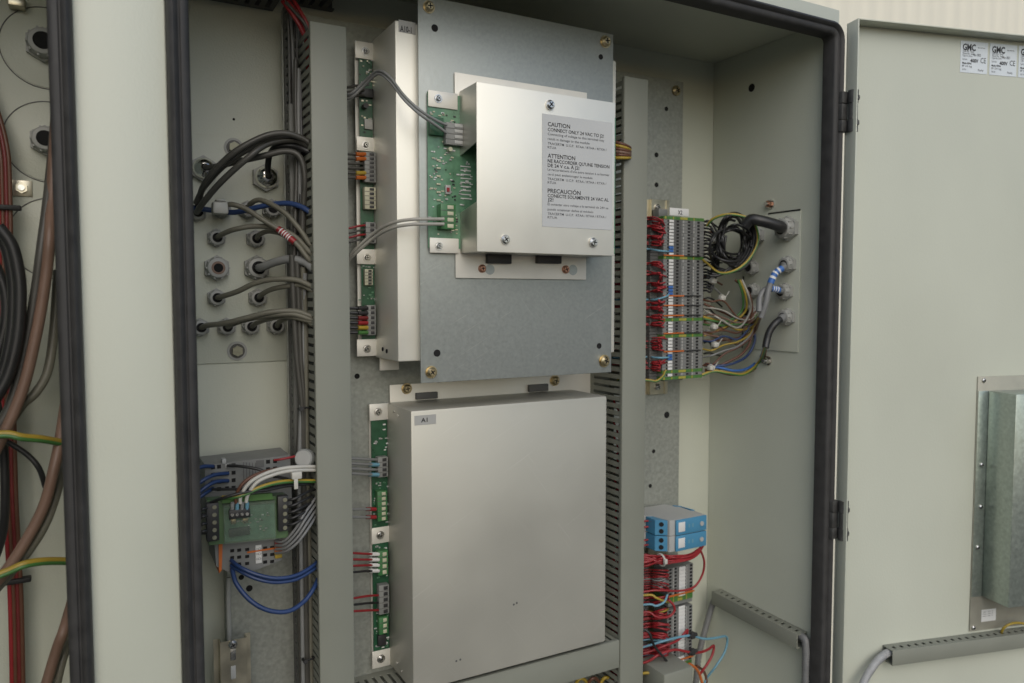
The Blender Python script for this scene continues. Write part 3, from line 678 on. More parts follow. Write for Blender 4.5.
b = MB(); p0 = at(399.5, 24, 1.0); b.rb(399, 21, 416, 33, .9994, .9999, 'tag_grey'); b.text('A10-1', at(400.5, 31, .9990), Vector((1, 0, 0)), Vector((0, 0, 1)), .008, 'ink', .0165, .02); b.build('tag', mA)
b = MB()
for (px, py) in ((383, 349), (387, 351)): b.cyl(onx(px, py, .3725), (-1, 0, 0), .003, .0012, 'hole', 12)
b.build('rivet', mA)

# wires entering the A10 board from the left duct
Xe = .3085
def from_duct(px, py, Y=1.07): return [Vector((Xe-.02, Y+.02, at(px, py, Y).z)), at(px, py, Y)]
def board_wire(px, py, m, lab, grp, x0=350, ferr=None, dy=0, r=.0016, Y=None):
    Yc = YA-.012 if Y is None else Y
    b = MB(); P = [at(x0-9, py+dy*1.2, 1.080), at(x0, py+dy, 1.080), at((x0+px)/2, py+dy*.3, (1.078+Yc)/2-.003), at(px, py, Yc)]
    b.tube(P, r, m, 8, 5)
    if ferr: b.tube([at(px-10, py, Yc-.010), at(px-.5, py, Yc-.006)], max(r*1.4, .0030), ferr, 8, 1)
    return tag(b.build('wire'), lab, 'wire', grp)
for i in range(6):
    yy = 154+i*4.7; fm = ['ferrule_orange', 'ferrule_orange', None, None, 'yellow', 'ferrule_orange'][i]
    board_wire(366, yy, 'cable_dark', 'dark wire with coloured ferrule plugged in upper left board connector', 'wires plugged into the A10 board top connector', 350, fm, 0, .002)
for i, m in enumerate(('red_wire', 'cable_dark', 'red_wire', 'cable_dark')):
    board_wire(367, 225+i*4.6, m, 'thin red wire' if 0 else '%s wire plugged into the connector above the third white tab' % ('red' if m == 'red_wire' else 'dark'), 'wires plugged into the small A10 connector' , 350, None, 3, .0016)
for i in range(6):
    yy = 308+i*4.9; fm = ['black_plastic', 'black_plastic', 'dark_red', 'red_wire', 'yellow', 'green_wire'][i]
    board_wire(368, yy, 'cable_black', 'black wire with coloured ferrule plugged in the lowest A10 board connector', 'wires plugged into the lowest A10 connector', 351, fm, 0, .0022)
for i in range(3):
    board_wire(364, 85+i*5, 'cable_dark', 'dark wire plugged beside the black relay near the top of the board', 'wires at the top of the A10 board', 349, None, 2, .002)

# ------------------------------------------------------------------ galvanised front plate
YF = .985
fp = thing('carrier_plate', 'flat galvanised carrier plate with four corner screws behind the caution box', 'plate', (.56, YF, 1.332))
b = MB(); b.box(.4000, .7270, YF, YF+.002, 1.332, 1.862, 'galv', .0005); plate_holes(b, [(435, 28, 3.6), (601, 57, 2.6), (437, 353, 3.6), (599, 346, 2.8)], YF); b.build('sheet', fp)
for (px, py) in ((429, 7), (605.5, 42), (431, 372), (604, 361)):
    b = MB(); p = at(px, py, YF-.0003); s = mpp(p)*6.3; b.cyl(p, NF, s, .0012, 'brass_screw', 22); b.screw(p+NF*.0012, NF, s*.85, 'brass_screw'); b.build('screw', fp)
    b = MB(); b.cyl(p+Vector((0, .0026, 0)), (0, 1, 0), .005, .0118, 'screw_metal', 6); b.build('standoff', fp)

# ------------------------------------------------------------------ caution box
cb = thing('expansion_module', 'silver module box carrying the printed trilingual caution label', 'module', (.57, .975, 1.479))
YK = .983
b = MB(); b.box(.4525, .6755, YK-.0016, YK, 1.479, 1.765, 'white_alu', .0008)
for (px, py) in ((490, 269.5), (573, 270)): p = at(px, py, YK-.0016); b.cyl(p, NF, 5.2*mpp(p), .0003, 'galv', 22)
b.build('mounting_flange', cb)
for (px, py) in ((482, 268.5), (565.5, 269.5)):
    b = MB(); p = at(px, py, YK-.0018); b.screw(p, NF, 4.2*mpp(p), 'copper_screw'); b.build('screw', cb)
for (x0, x1) in ((488, 512), (538, 562)):
    b = MB(); b.rb(x0, 250, x1, 263.5, YK-.010, YK-.0018, 'black_plastic', .001); b.build('rubber_foot', cb)
x0, x1, yf, yb, z0, z1 = .4590, .6875, .926, .9796, 1.5135, 1.739
b = MB(); t = .0016
b.box(x0, x1, yf, yf+t, z0, z1, 'alu_satin', .0007)
b.box(x0+.0003, x1-.0003, yf+t-.0002, yb, z1-t, z1-.0002, 'alu_side'); b.box(x0+.0003, x1-.0003, yf+t-.0002, yb, z0+.0002, z0+t, 'alu_side')
b.box(x1-t, x1-.0002, yf+t-.0002, yb, z0+t, z1-t, 'alu_side')
zc1 = onx(466, 149, x0).z; zc2 = onx(466, 207, x0).z
b.prism([(yf+t, zc1+.004), (yb, zc1-.006), (yb, z1-t), (yf+t, z1-t)], 'x', x0+.0002, x0+t, 'alu_side')
b.prism([(yf+t, z0+t), (yb, z0+t), (yb, zc2-.006), (yf+t, zc2+.004)], 'x', x0+.0002, x0+t, 'alu_side')
b.build('cover', cb)
b = MB(); yp = .9799
b.box(at(428, 170, yp).x, at(615.3, 190, yp).x, yp, yp+.0013, at(440, 248, yp).z, at(440, 93, yp).z, 'pcb_light')
pcb_dots(b, 430, 110, 457, 234, yp, 110, 11); pcb_dots(b, 458, 160, 472, 205, yp, 24, 12, ('white', 'light_grey'))
for k in range(6): b.rb(437, 160+k*8-.8, 441, 160+k*8+.8, yp-.002, yp, 'conn_beige', .0004)
b.rb(446, 185, 451, 194, yp-.004, yp, 'light_grey', .0006); b.rb(447.2, 187.5, 449.8, 191.5, yp-.0055, yp-.004, 'red_wire'); b.cyl(at(448.5, 150, yp), NF, .003, .008, 'conn_beige', 14)
for k in range(9): b.rb(461, 166+k*4, 471, 167+k*4, yp-.0009, yp+.0002, 'white')
b.rb(430, 117, 444, 135, yp-.006, yp, 'pcb', .0006)
b.build('circuit_board', cb)
b = MB(); b.rb(428.5, 91.5, 458, 108, yp-.0022, yp-.0004, 'white_alu', .0008); b.build('board_tab', cb)
b = MB(); b.rb(430, 238, 459, 253, yp-.0022, yp-.0004, 'white_alu', .0008); b.build('board_tab', cb)
tab_screw(cb, 438.5, 98.5, yp-.0024); tab_screw(cb, 439, 246, yp-.0024)
connector(cb, 446, 123, 466, 145, yp, .010, 'conn_grey', 4, pins='light_grey')
connector(cb, 441, 204, 456, 229, yp, .014, 'conn_green', 4, pins='conn_beige')
for (px, py) in ((550, 105), (505, 239.5), (593, 242.5)):
    b = MB(); p = at(px, py, yf-.0002); b.screw(p, NF, 5.0*mpp(p)); b.build('screw', cb)
# caution label
pL = at(542.3, 113.5, yf); pRt = at(612.6, 121, yf); pB_ = at(542.3, 226.5, yf)
lx, lw, lz, lh = pL.x, pRt.x-pL.x, pL.z, pL.z-pB_.z
b = MB(); b.box(lx, lx+lw, yf-.0006, yf-.0002, lz-lh, lz, 'label_grey', 0)
LN = [('CAUTION', 112, 190, 5.2, 1), ('CONNECT ONLY 24 VAC TO J2!', 138, 355, 4.2, 1), ('Connecting of voltage to this terminal may', 160, 358, 3.1, 0), ('result in damage to the module', 183, 285, 3.1, 0),
      ('TRACERTM  U.C.P.  RTAA / RTHA / RTXA /', 206, 370, 3.0, 0), ('RTUA', 225, 125, 3.0, 0), ('ATTENTION', 266, 215, 5.2, 1), ("NE RACCORDER QU'UNE TENSION", 291, 385, 4.2, 1), ('DE 24 V c.a. \u00c0 J2!', 313, 235, 4.2, 1),
      ("Le raccordement d'une autre tension \u00e0 ce bornier", 333, 385, 3.0, 0), ('ce-ci peut endommager le module', 356, 300, 3.0, 0), ('TRACERTM  U.C.P.  RTAA / RTHA / RTXA /', 379, 370, 3.0, 0), ('RTUA', 397, 125, 3.0, 0),
      ('PRECAUCI\u00d3N', 437, 242, 5.2, 1), ('CONECTE SOLAMENTE 24 VAC AL', 461, 382, 4.2, 1), ('J2!', 481, 112, 4.2, 1), ('El conectar otro voltaje a la terminal de 24V se', 503, 380, 3.0, 0), ('puede ocasionar da\u00f1os al m\u00f3dulo', 528, 305, 3.0, 0), ('TRACERTM  U.C.P.  RTAA / RTHA / RTXA /', 550, 370, 3.0, 0), ('RTUA', 568, 130, 3.0, 0)]
for s_, yy, xe, hp, bold in LN:
    v = (yy-65)/550; h = hp*mpp(pL)*.80
    b.text(s_, (lx+lw*25/340, yf-.0008, lz-lh*v-h*.5), Vector((1, 0, 0)), Vector((0, 0, 1)), h, 'ink' if bold else 'ink_soft', lw*(xe-85)/340, .016 if bold else .006)
b.build('caution_label', cb)

# wire pairs to the caution box board
for i in (0, 1):
    cable('%s dark grey wire of the pair arching to the caution box board' % ('upper' if i == 0 else 'lower'), [(343, 94+5*i, 1.07), (352, 93+4*i, 1.06), (364, 82+4*i, 1.05), (378, 71+3*i, 1.02), (390, 77+4*i, .99), (404, 95+4*i, .965), (420, 110+4*i, .955), (436, 120+5*i, .958), (447, 125+8*i, .962)], .0020, 'cable_grey', 'wire', 'wire')
    cable('%s light grey wire of the pair feeding the green caution box connector' % ('upper' if i == 0 else 'lower'), [(345, 262+3*i, 1.07), (356, 249+4*i, 1.05), (375, 232+5*i, 1.02), (392, 223+5*i, .985), (410, 219.5+5*i, .965), (428, 219+5*i, .960), (444, 219+5*i, .960)], .0023, 'cable_light', 'wire', 'wire')

YM = 1.1165
# ------------------------------------------------------------------ big module A1
m1 = thing('controller_module', 'large plain silver module box tagged A1 between the two tall ducts', 'module', (.577, 1.08, .865))
b = MB(); b.box(.3952, .7390, 1.012, 1.1160, .8757, 1.2898, 'alu', .003); b.build('cover', m1)
b = MB(); za_ = at(395, 384.5, YM).z; b.box(at(389.5, 390, YM).x, at(590, 390, YM).x, YM-.0012, YM+.0004, 1.25, za_, 'white_alu', .0006)
b.box(at(370, 500, YM).x,   .7415, YM+.0006, YM+.0022, at(380, 667, YM).z, at(380, 404, YM).z, 'white_alu'); b.build('mounting_flange', m1)
for (px, py) in ((406.5, 388.5), (554.5, 380.5)):
    b = MB(); p = at(px, py, YM-.0014); s = 5.6*mpp(p); b.cyl(p, NF, s, .001, 'brass_screw', 20); b.screw(p+NF*.001, NF, s*.85, 'brass_screw'); b.build('screw', m1)
for (a, c, d, e) in ((416.5, 392.5, 438, 399), (529.5, 384.5, 548.5, 391.5)):
    b = MB(); b.rb(a, c, d, e, YM-.008, YM-.0014, 'duct_dark', .0008); b.build('rubber_foot', m1)
b = MB(); b.box(at(371.5, 500, YM-.004).x, .3945, YM-.0055, YM-.0040, at(380, 660, YM).z, at(380, 408, YM).z, 'pcb')
pcb_dots(b, 374, 424, 387, 450, YM-.0055, 12, 21, ('white', 'light_grey')); pcb_dots(b, 374, 480, 388, 525, YM-.0055, 30, 22, ('light_grey', 'pcb_light')); pcb_dots(b, 375, 545, 388, 648, YM-.0055, 60, 23, ('light_grey', 'pcb_light', 'white'))
for k in range(40): b.rb(390.1, 425+k*5.6, 390.9, 427+k*5.6, YM-.0062, YM-.0054, 'black')
b.rb(378, 635, 386, 646, YM-.012, YM-.0056, 'black_plastic', .001)
b.build('circuit_board', m1)
for (y0, y1, xa) in ((403.5, 420, 369.5), (527, 543, 371.5), (650, 667, 372)):
    b = MB(); b.rb(xa, y0, 390, y1, YM-.0075, YM-.0058, 'white_alu', .0005); b.build('board_tab', m1); tab_screw(m1, xa+8.6, (y0+y1)/2, YM-.0076)
connector(m1, 378, 457, 388, 477, YM-.0055, .013, 'conn_grey', 4); connector(m1, 377.5, 491, 387, 521, YM-.0055, .013, 'conn_green', 6, pins='conn_beige')
connector(m1, 378, 551, 388, 575, YM-.0055, .014, 'conn_green', 4, pins='conn_beige'); connector(m1, 379, 585, 389, 614, YM-.0055, .013, 'conn_grey', 5)
connector(m1, 379, 617, 388, 634, YM-.0055, .012, 'conn_green', 3, pins='conn_beige')
b = MB(); b.rb(414.5, 415, 436, 424.5, 1.0114, 1.0119, 'tag_grey'); b.text('A1', at(421, 422.3, 1.0110), Vector((1, 0, 0)), Vector((0, 0, 1)), .0062, 'ink', .010, .02); b.build('tag', m1)
b = MB()
for (px, py) in ((394, 411.5), (398, 415.5), (396.5, 663), (401, 671)): b.cyl(onx(px, py, .3952), (-1, 0, 0), .0022, .001, 'screw_metal', 12)
b.build('rivet', m1)
b = MB()
for (px, py) in ((513.5, 604.5), (516.5, 603), (456, 661), (460, 659.5)): p = at(px, py, 1.0118); b = MB(); b.cyl(p, NF, .0017, .00025, 'duct_dark', 9); b.build('scuff', m1)
for i in range(4):
    board_wire(379, 459.5+i*5, 'cable_grey', 'grey wire plugged into the highest A1 connector', 'grey wires to the highest A1 connector', 353, 'sky_wire' if i in (1, 3) else None, -1, .0021, Y=YM-.012)
for i, m in enumerate(('red_wire', 'red_wire')):
    board_wire(376, 509+i*8, 'cable_grey', 'grey wire with red ferrule beside the long green A1 connector', 'grey wires with red ferrules at A1', 353, 'red_wire', 0, .002, Y=YM-.012)
for i, m in enumerate(('red_wire', 'red_wire', 'red_wire', 'cable_black')):
    board_wire(379, 554+i*5.5, m, '%s wire with white ferrule into the lower green A1 connector' % ('black' if m != 'red_wire' else 'red'), 'wires with white ferrules at A1', 354, 'white', -1+.8*i, .0018, Y=YM-.012)
for i, m in enumerate(('red_wire', 'cable_black', 'red_wire')):
    board_wire(380, 595+i*7.5, m, '%s wire into the low grey A1 connector' % ('black' if m != 'red_wire' else 'red'), 'wires to the low grey A1 connector', 354, None, 3-i, .0018, Y=YM-.012)

# ------------------------------------------------------------------ lower left: I/O modules, interface board, rail
Yi = 1.055
io = thing('io_module', 'light grey input output module strip partly behind the green interface board', 'module', at(245, 575, 1.1))
def quad_prism(b, pix, Yf, Yb, m):
    b.prism([(at(x_, y_, Yf).x, at(x_, y_, Yf).z) for x_, y_ in pix], 'y', Yf, Yb, m)
b = MB(); quad_prism(b, [(205, 465), (290, 455), (292, 505), (205, 512)], Yi, 1.118, 'grey_plastic'); b.rb(222, 459, 226, 463.5, Yi-.002, Yi+.01, 'light_grey', .0005)
rnd = random.Random(5)
for c_ in (213, 219, 227, 233.5, 275, 268):
    for k in range(4):
        yy = 467+k*7.5-(c_-213)*.10
        b.rb(c_-2, yy-1.9, c_+2, yy+1.9, Yi-.0006, Yi+.001, 'hole' if rnd.random() < .8 else 'tag_grey', .0002)
for k in range(5): b.rb(243+k*3, 462+k*.1, 244+k*3, 480, Yi-.0005, Yi+.001, 'duct_dark')
b.rb(256, 460, 264, 467, Yi-.0006, Yi+.001, 'duct_dark')
b.build('module_body', io)
b = MB(); quad_prism(b, [(214, 540), (279, 536), (281, 560), (247, 573), (231, 573), (216, 566)], Yi-.004, 1.118, 'grey_plastic')
for c_ in (232, 239, 247, 265, 272):
    for k in range(3): b.rb(c_-2, 549+k*7-(c_-232)*.08, c_+2, 552+k*7-(c_-232)*.08, Yi-.0047, Yi-.003, 'hole', .0002)
b.rb(255.5, 545, 261.5, 563, Yi-.0052, Yi-.003, 'white', .0003)
for k in range(3): b.text('IO', at(256.5, 550+k*5, Yi-.0054), Vector((1, 0, 0)), Vector((0, 0, 1)), .003, 'ink', .006)
b.rb(247, 549.5, 274, 551, Yi-.0056, Yi-.0036, 'orange')
for k, m in enumerate(('red_wire', 'orange', 'yellow')): b.rb(275, 541+k*6, 282, 546+k*6, Yi-.010, Yi-.004, m, .0006)
b.build('module_foot', io)
b = MB(); quad_prism(b, [(218.5, 543), (222.5, 541), (221.5, 570), (218.8, 573)], Yi-.006, 1.09, 'orange'); b.build('release_lever', io)
Yg = 1.020
gm = thing('interface_board', 'green interface board under a smoky clear cover with screw terminals both ends', 'circuit board', at(248, 545, 1.04))
b = MB(); quad_prism(b, [(207, 500), (286, 495), (288, 537), (209, 545)], Yg+.012, Yg+.03, 'tray_green')
quad_prism(b, [(222, 497), (272, 493), (273, 499), (222, 503)], Yg+.006, Yg+.0115, 'term_green')
b.build('carrier', gm)
b = MB(); quad_prism(b, [(224, 507), (274, 503), (275, 537), (225, 542)], Yg+.009, Yg+.0115, 'pcb_light'); pcb_dots(b, 230, 512, 268, 535, Yg+.009, 30, 31)
b.rb(229, 528, 250, 536, Yg+.003, Yg+.009, 'black_plastic', .001); b.rb(231, 519, 236, 524, Yg+.003, Yg+.009, 'brass_screw', .0005); b.rb(243, 518, 248, 523, Yg+.003, Yg+.009, 'brass_screw', .0005); b.build('board', gm)
b = MB(); quad_prism(b, [(223, 505), (275, 500.5), (276, 539), (224, 544)], Yg-.001, Yg+.0004, 'clear_cover')
quad_prism(b, [(223, 505), (275, 500.5), (275, 502), (223, 506.5)], Yg+.0005, Yg+.011, 'clear_cover'); b.build('clear_cover', gm)
for (xa, xb, ya, yb_, n) in ((206.5, 219, 503, 541, 5), (278, 288.5, 496, 531, 5)):
    b = MB(); b.rb(xa, ya, xb, yb_, Yg+.001, Yg+.0118, 'black_plastic', .0008)
    for k in range(n):
        yy = ya+(yb_-ya)*(k+.5)/n; p = at((xa+xb)/2+1.5, yy, Yg+.0008); b.cyl(p, NF, 2.1*mpp(p), .0012, 'bolt_dull', 14)
    b.build('screw_terminal', gm)
b = MB(); b.rb(229, 509, 250, 518, Yg-.006, Yg-.0012, 'black_plastic', .0006)
for k in range(4): p = at(232+k*5, 514.5-.3*k, Yg-.0062); b.cyl(p, NF, 1.6*mpp(p), .001, 'screw_metal', 10)
b.build('screw_terminal', gm)
for k in range(4):
    x_ = 232+k*4.9; b = MB(); b.tube([at(x_, 509, Yg-.004), at(x_+.4, 502, Yg-.005)], .0024, 'sky_wire' if k % 2 else 'cable_grey', 8, 1); b.build('ferrule', gm)
# wires of this area
W = [('upper white wire bowing from the interface board to the duct', 'wire_white', .0024, [(240, 503, 1.014), (241, 495, 1.012), (250, 482, 1.010), (266, 473, 1.012), (284, 468, 1.018), (302, 466.5, 1.025), (318, 466.5, 1.035)]),
     ('lower white wire bowing from the interface board to the duct', 'wire_white', .0024, [(246, 502, 1.014), (248, 494, 1.012), (257, 482, 1.010), (272, 475, 1.012), (288, 471, 1.018), (304, 470, 1.025), (318, 470, 1.035)]),
     ('brown wire bowing beside the white pair over the interface board', 'wire_brown', .0022, [(236, 503, 1.015), (236, 495, 1.014), (243, 483, 1.012), (257, 474, 1.014), (276, 469, 1.02), (296, 468, 1.03), (318, 468, 1.04)]),
     ('black wire running right from the grey module top row', 'cable_black', .002, [(227, 465.5, 1.05), (240, 466, 1.04), (258, 469, 1.03), (272, 475, 1.025), (288, 479, 1.028)]),
     ('black wire lying flat over the top of the interface board', 'cable_black', .002, [(209, 503, 1.03), (222, 498, 1.015), (245, 492, 1.010), (266, 490, 1.012), (285, 486, 1.02), (304, 484, 1.03), (316, 484, 1.045)]),
     ('thin black wire crossing left to right above the interface board', 'cable_black', .0018, [(212, 489, 1.045), (235, 489, 1.03), (262, 488, 1.022), (285, 485, 1.025), (310, 481, 1.04)]),
     ('short red wire from the grey module to the pale cap', 'red_wire', .0016, [(274, 460, 1.05), (281, 459, 1.045), (291, 457, 1.045), (300, 455, 1.05)]),
     ('upper blue wire entering the grey module from the left', 'blue_wire', .0026, [(190, 470, 1.04), (200, 467, 1.042), (213, 466, 1.052)]),
     ('middle blue wire entering the grey module from the left', 'blue_wire', .0026, [(188, 490, 1.03), (200, 482, 1.034), (213, 475, 1.04), (228, 473, 1.052)]),
     ('lower blue wire entering the grey module from the left', 'blue_wire', .0026, [(188, 500, 1.03), (200, 491, 1.034), (214, 482, 1.04), (228, 480.5, 1.052)]),
     ('dark blue wire at the module left end below the others', 'blue_wire', .0026, [(190, 505, 1.035), (202, 495, 1.04), (213, 488, 1.052)]),
     ('upper blue wire drooping from the module foot to the duct', 'blue_wire', .0026, [(231, 560, 1.046), (240, 567, 1.03), (256, 574, 1.02), (276, 578, 1.015), (296, 575, 1.018), (312, 566, 1.03), (318, 560, 1.05)]),
     ('second blue wire drooping just under the upper one', 'blue_wire', .0026, [(231, 565, 1.046), (242, 572, 1.03), (258, 579, 1.02), (276, 582, 1.017), (296, 579, 1.02), (312, 570, 1.03), (318, 565, 1.05)]),
     ('lowest blue wire in the deep loop below the module foot', 'blue_wire', .0031, [(232, 568, 1.046), (236, 583, 1.03), (250, 600, 1.018), (268, 610, 1.012), (288, 611, 1.012), (304, 601, 1.02), (314, 587, 1.03), (319, 575, 1.05)]),
     ('black wire at the left screw terminals of the interface board, upper', 'cable_black', .0028, [(188, 517, 1.03), (198, 516, 1.028), (208, 515, 1.026)]),
     ('black wire at the left screw terminals of the interface board, lower', 'cable_black', .0028, [(188, 533, 1.03), (198, 533, 1.028), (208, 532, 1.026)]),
     ('black wire leaving the right screw terminals of the interface board', 'cable_black', .002, [(287, 513, 1.026), (298, 510, 1.026), (310, 506, 1.04)])]
for lab, m, r, pts in W:
    if pts[0][0] in (188, 190):
        y_ = pts[0][1]; pts = [(178, y_+150, 1.13), (172, y_+90, 1.10), (174, y_+30, 1.06), (180, y_+8, 1.04)] + pts[1:]
    cable(lab, pts, r, m, 'wire', 'wire')
two_tone('green yellow earth wire passing over the interface board to the duct', [(222, 497, 1.02), (240, 495, 1.012), (262, 486, 1.011), (280, 481.5, 1.016), (298, 480.5, 1.025), (318, 480.5, 1.04)], .0023)
for i in range(5):
    yy = 500+i*6.2
    cable('short black wire leaving the right terminals of the interface board', [(286, yy, 1.024), (293, yy-1, 1.018), (301, yy-5, 1.020), (309, yy-9, 1.03), (318, yy-12, 1.05)], .0019, 'cable_black', 'wire', 'wire', 'black wires right of the interface board')
for i in range(4):
    cale = 508+i*7.5
    cable('short black wire looping behind the left terminals of the interface board', [(208, cale, 1.024), (202, cale+1, 1.020), (197, cale+6, 1.03), (194, cale+16, 1.06), (200, cale+24, 1.09)], .002, 'cable_black', 'wire', 'wire', 'black wires left of the interface board')
for i in range(4):
    cable('grey wire rising from the module foot into the duct', [(276, 541+i*4, 1.044), (284+i, 541+i*3.2, 1.03-.003*i), (295+i*1.2, 529+i*4, 1.022-.003*i), (304+i*1.5, 514+i*4.5, 1.022-.002*i), (316, 497+i*6, 1.04)], .0019, 'hose', 'wire', 'wire', 'grey wires rising from the module foot')
b = MB(); p = at(306, 458, 1.045); n_ = Vector((-.55, -.7, .15)); b.cyl(p, n_, .0132, .010, 'pale_cap', 28, bev=.002); b.cyl(p+n_.normalized()*.010, n_, .011, .0006, 'light_grey', 24); tag(b.build('round_cap'), 'pale round plastic cap lying above the white wires at the duct', 'cap')
b = MB(); b.rb(292, 472, 302, 479, 1.008, 1.017, 'wire_white', .001); b.rb(294, 479, 298, 489, 1.008, 1.0095, 'wire_white', .0004); tag(b.build('cable_tie'), 'white cable tie head gripping the white wires beside the round cap', 'cable tie')
# bare rail at the bottom left
rl = thing('mounting_rail', 'short bare zinc mounting rail at the bottom left of the cabinet', 'rail', at(232, 683, 1.08))
za = at(232, 640, 1.06).z; b = MB(); xa = at(221, 660, 1.06).x; xb = at(246, 660, 1.06).x; zz = ZB+.1
b.box(xa, xb, 1.060, 1.0612, zz, za, 'zinc'); b.box(xa-.0012, xa-.0001, 1.0602, 1.074, zz, za, 'zinc'); b.box(xb+.0001, xb+.0012, 1.0602, 1.074, zz, za, 'zinc')
b.box(xa-.008, xa-.0014, 1.0735, 1.0748, zz, za, 'zinc'); b.box(xb+.0014, xb+.008, 1.0735, 1.0748, zz, za, 'zinc')
for yy in (672, 705): p = at(233, yy, 1.0598); b.box(p.x-.0033, p.x+.0033, 1.0594, 1.0602, p.z-.009, p.z+.009, 'light_grey', .0003)
b.build('rail', rl)
b = MB(); p = at(232.5, 644, 1.0596); b.screw(p, NF, .0062); b.box(p.x-.0035, p.x+.0035, 1.0590, 1.0597, p.z-.022, p.z-.004, 'screw_metal', .0003); b.build('screw', rl)
b = MB(); b.tube([at(228.5, 577, 1.10), at(228, 600, 1.10), at(229, 640, 1.10)], .0032, 'gland_grey', 8, 1); tag(b.build('support_rod'), 'slim grey rod standing above the bare zinc rail', 'rod')

# ------------------------------------------------------------------ right: upper terminal strip
def copy_part(o, parent, dz):
    c = o.copy(); COL.objects.link(c); c.parent = parent; c.location = o.location+Vector((0, 0, dz)); return c
def term_proto(parent, kind, z, th, X0, X1, Yf, narrow=False):
    body = {'grey': 'grey_plastic', 'earth': 'term_green', 'dark': 'conn_grey', 'yel': 'term_yellow'}[kind]
    b = MB(); W_ = X1-X0
    poly = [(X0-.045, YP-.010), (X0-.045, Yf+.040), (X0-.020, Yf+.032), (X0-.018, Yf+.014), (X0, Yf+.010), (X0, Yf), (X1, Yf), (X1, Yf+.010), (X1+.018, Yf+.018), (X1+.020, YP-.010)]
    if narrow: poly = [(X0-.03, YP-.010), (X0-.03, Yf+.034), (X0, Yf+.016), (X0, Yf), (X1, Yf), (X1, Yf+.016), (X1+.006, YP-.010)]
    k_ = 2 if narrow else 4
    b.prism(poly[k_:-1] + [(poly[-1][0], YP-.03), (poly[k_][0], YP-.03)], 'z', z, z+th-.0004, body)
    b.prism(poly[:k_] + [(poly[k_-1][0]+(.012 if narrow else .0178), poly[k_-1][1]), (poly[k_-1][0]+(.012 if narrow else .0178), YP-.0100)], 'z', z+.0001, z+th-.0006, 'grey_plastic' if narrow else 'duct_dark')
    zc = z+th/2
    for u in ((.12, .34, .62, .86) if not narrow else (.10, .30, .72, .92)):
        x_ = X0+W_*u; b.box(x_-.0028, x_+.0028, Yf-.0004, Yf+.002, zc-th*.30, zc+th*.28, 'hole' if kind != 'earth' else 'green_wire')
    for u in (.23, .48, .74):
        x_ = X0+W_*u; b.box(x_-.0010, x_+.0010, Yf-.0007, Yf+.002, zc-th*.42, zc+th*.38, 'tag_grey' if kind == 'grey' else ('term_yellow' if kind == 'earth' else 'grey_plastic'))
    if kind != 'earth' and not narrow:
        b.box(X0+W_*.26, X0+W_*.44, Yf-.0003, Yf+.002, zc-th*.44, zc+th*.40, 'duct_dark'); b.box(X0+W_*.66, X0+W_*.72, Yf-.0003, Yf+.002, zc-th*.44, zc+th*.40, 'duct_dark')
    if kind == 'earth':
        b.box(X0+W_*.02, X0+W_*.06, Yf-.0005, Yf+.002, zc-th*.4, zc+th*.36, 'term_yellow'); b.box(X0+W_*.40, X0+W_*.58, Yf-.0005, Yf+.002, zc-th*.4, zc+th*.36, 'term_yellow')
    return b.build('terminal', parent)
YT = 1.050
X0, X1 = at(663, 300, YT).x, at(703, 300, YT).x
zt = at(683, 217, YT).z; zb = at(683, 379, YT).z; N = 50; th = (zt-zb)/N
ts = thing('terminal_strip', 'tall grey terminal strip under the white X2 tag, right of the tall duct', 'terminal strip', ((X0+X1)/2, YP, zb))
protos = {}
earth_px = (218, 259, 318, 335, 372, 376.5)
def near_idx(py): return min(N-1, max(0, int((zt-at(683, py, YT).z)/th)))
earth = set(near_idx(p) for p in earth_px)
for i in range(N):
    k = 'earth' if i in earth else ('dark' if i % 9 == 5 else 'grey')
    z = zt-(i+1)*th
    if k not in protos: protos[k] = (term_proto(ts, k, z, th, X0, X1, YT), z)
    else: copy_part(protos[k][0], ts, z-protos[k][1])
b = MB(); xm0, xm1 = at(668.3, 300, YT-.001).x, at(672.6, 300, YT-.001).x
for i in range(N):
    if i in earth: continue
    z = zt-(i+1)*th; py_ = 217+(379-217)*(i+.5)/N
    m = 'marker_blue' if (246 < py_ < 253 or 286 < py_ < 294 or 352 < py_ < 359) else 'white'
    b.box(xm0, xm1, YT-.0022, YT-.0008, z+.0004, z+th-.0009, m, .0002)
b.build('marker_row', ts)
b = MB()
for py_ in (256, 296, 305.5, 315.5, 333, 351):
    z = at(683, py_, YT).z; b = MB(); b.box(at(663, py_, YT).x, at(683, py_, YT).x, YT-.0030, YT-.0009, z-.0011, z+.0011, 'orange'); b.build('separator', ts); b = MB()
    b.box(at(683.5, py_, YT).x, at(700, py_, YT).x, YT-.0030, YT-.0009, z-.0009, z+.0009, 'black_plastic'); b.build('bridge', ts)
b = MB(); za_ = at(660, 200, YP-.008).z; zb2 = at(660, 394, YP-.008).z; xa, xb = at(649, 210, YP-.01).x, at(669, 210, YP-.01).x
b.box(xa+.008, xb-.008, YP-.0095, YP-.0082, zb2, za_, 'zinc'); b.box(xa+.0068, xa+.0079, YP-.0095, YP-.0005, zb2, za_, 'zinc'); b.box(xb-.0079, xb-.0068, YP-.0095, YP-.0005, zb2, za_, 'zinc'); b.box(xa, xa+.0066, YP-.0018, YP-.0004, zb2, za_, 'zinc'); b.box(xb-.0066, xb, YP-.0115, YP-.0096, zb2, za_, 'zinc')
b.build('rail', ts)
for py_ in (207.5, 387): b = MB(); p = at(657.5, py_, YP-.0098); b.screw(p, NF, .0062); b.build('screw', ts)
b = MB(); b.rb(659, 209, 668, 217.5, YP-.03, YP-.012, 'grey_plastic', .001); b.rb(664, 376, 683, 381, YT+.005, YP-.012, 'grey_plastic', .001); b.build('end_clamp', ts)
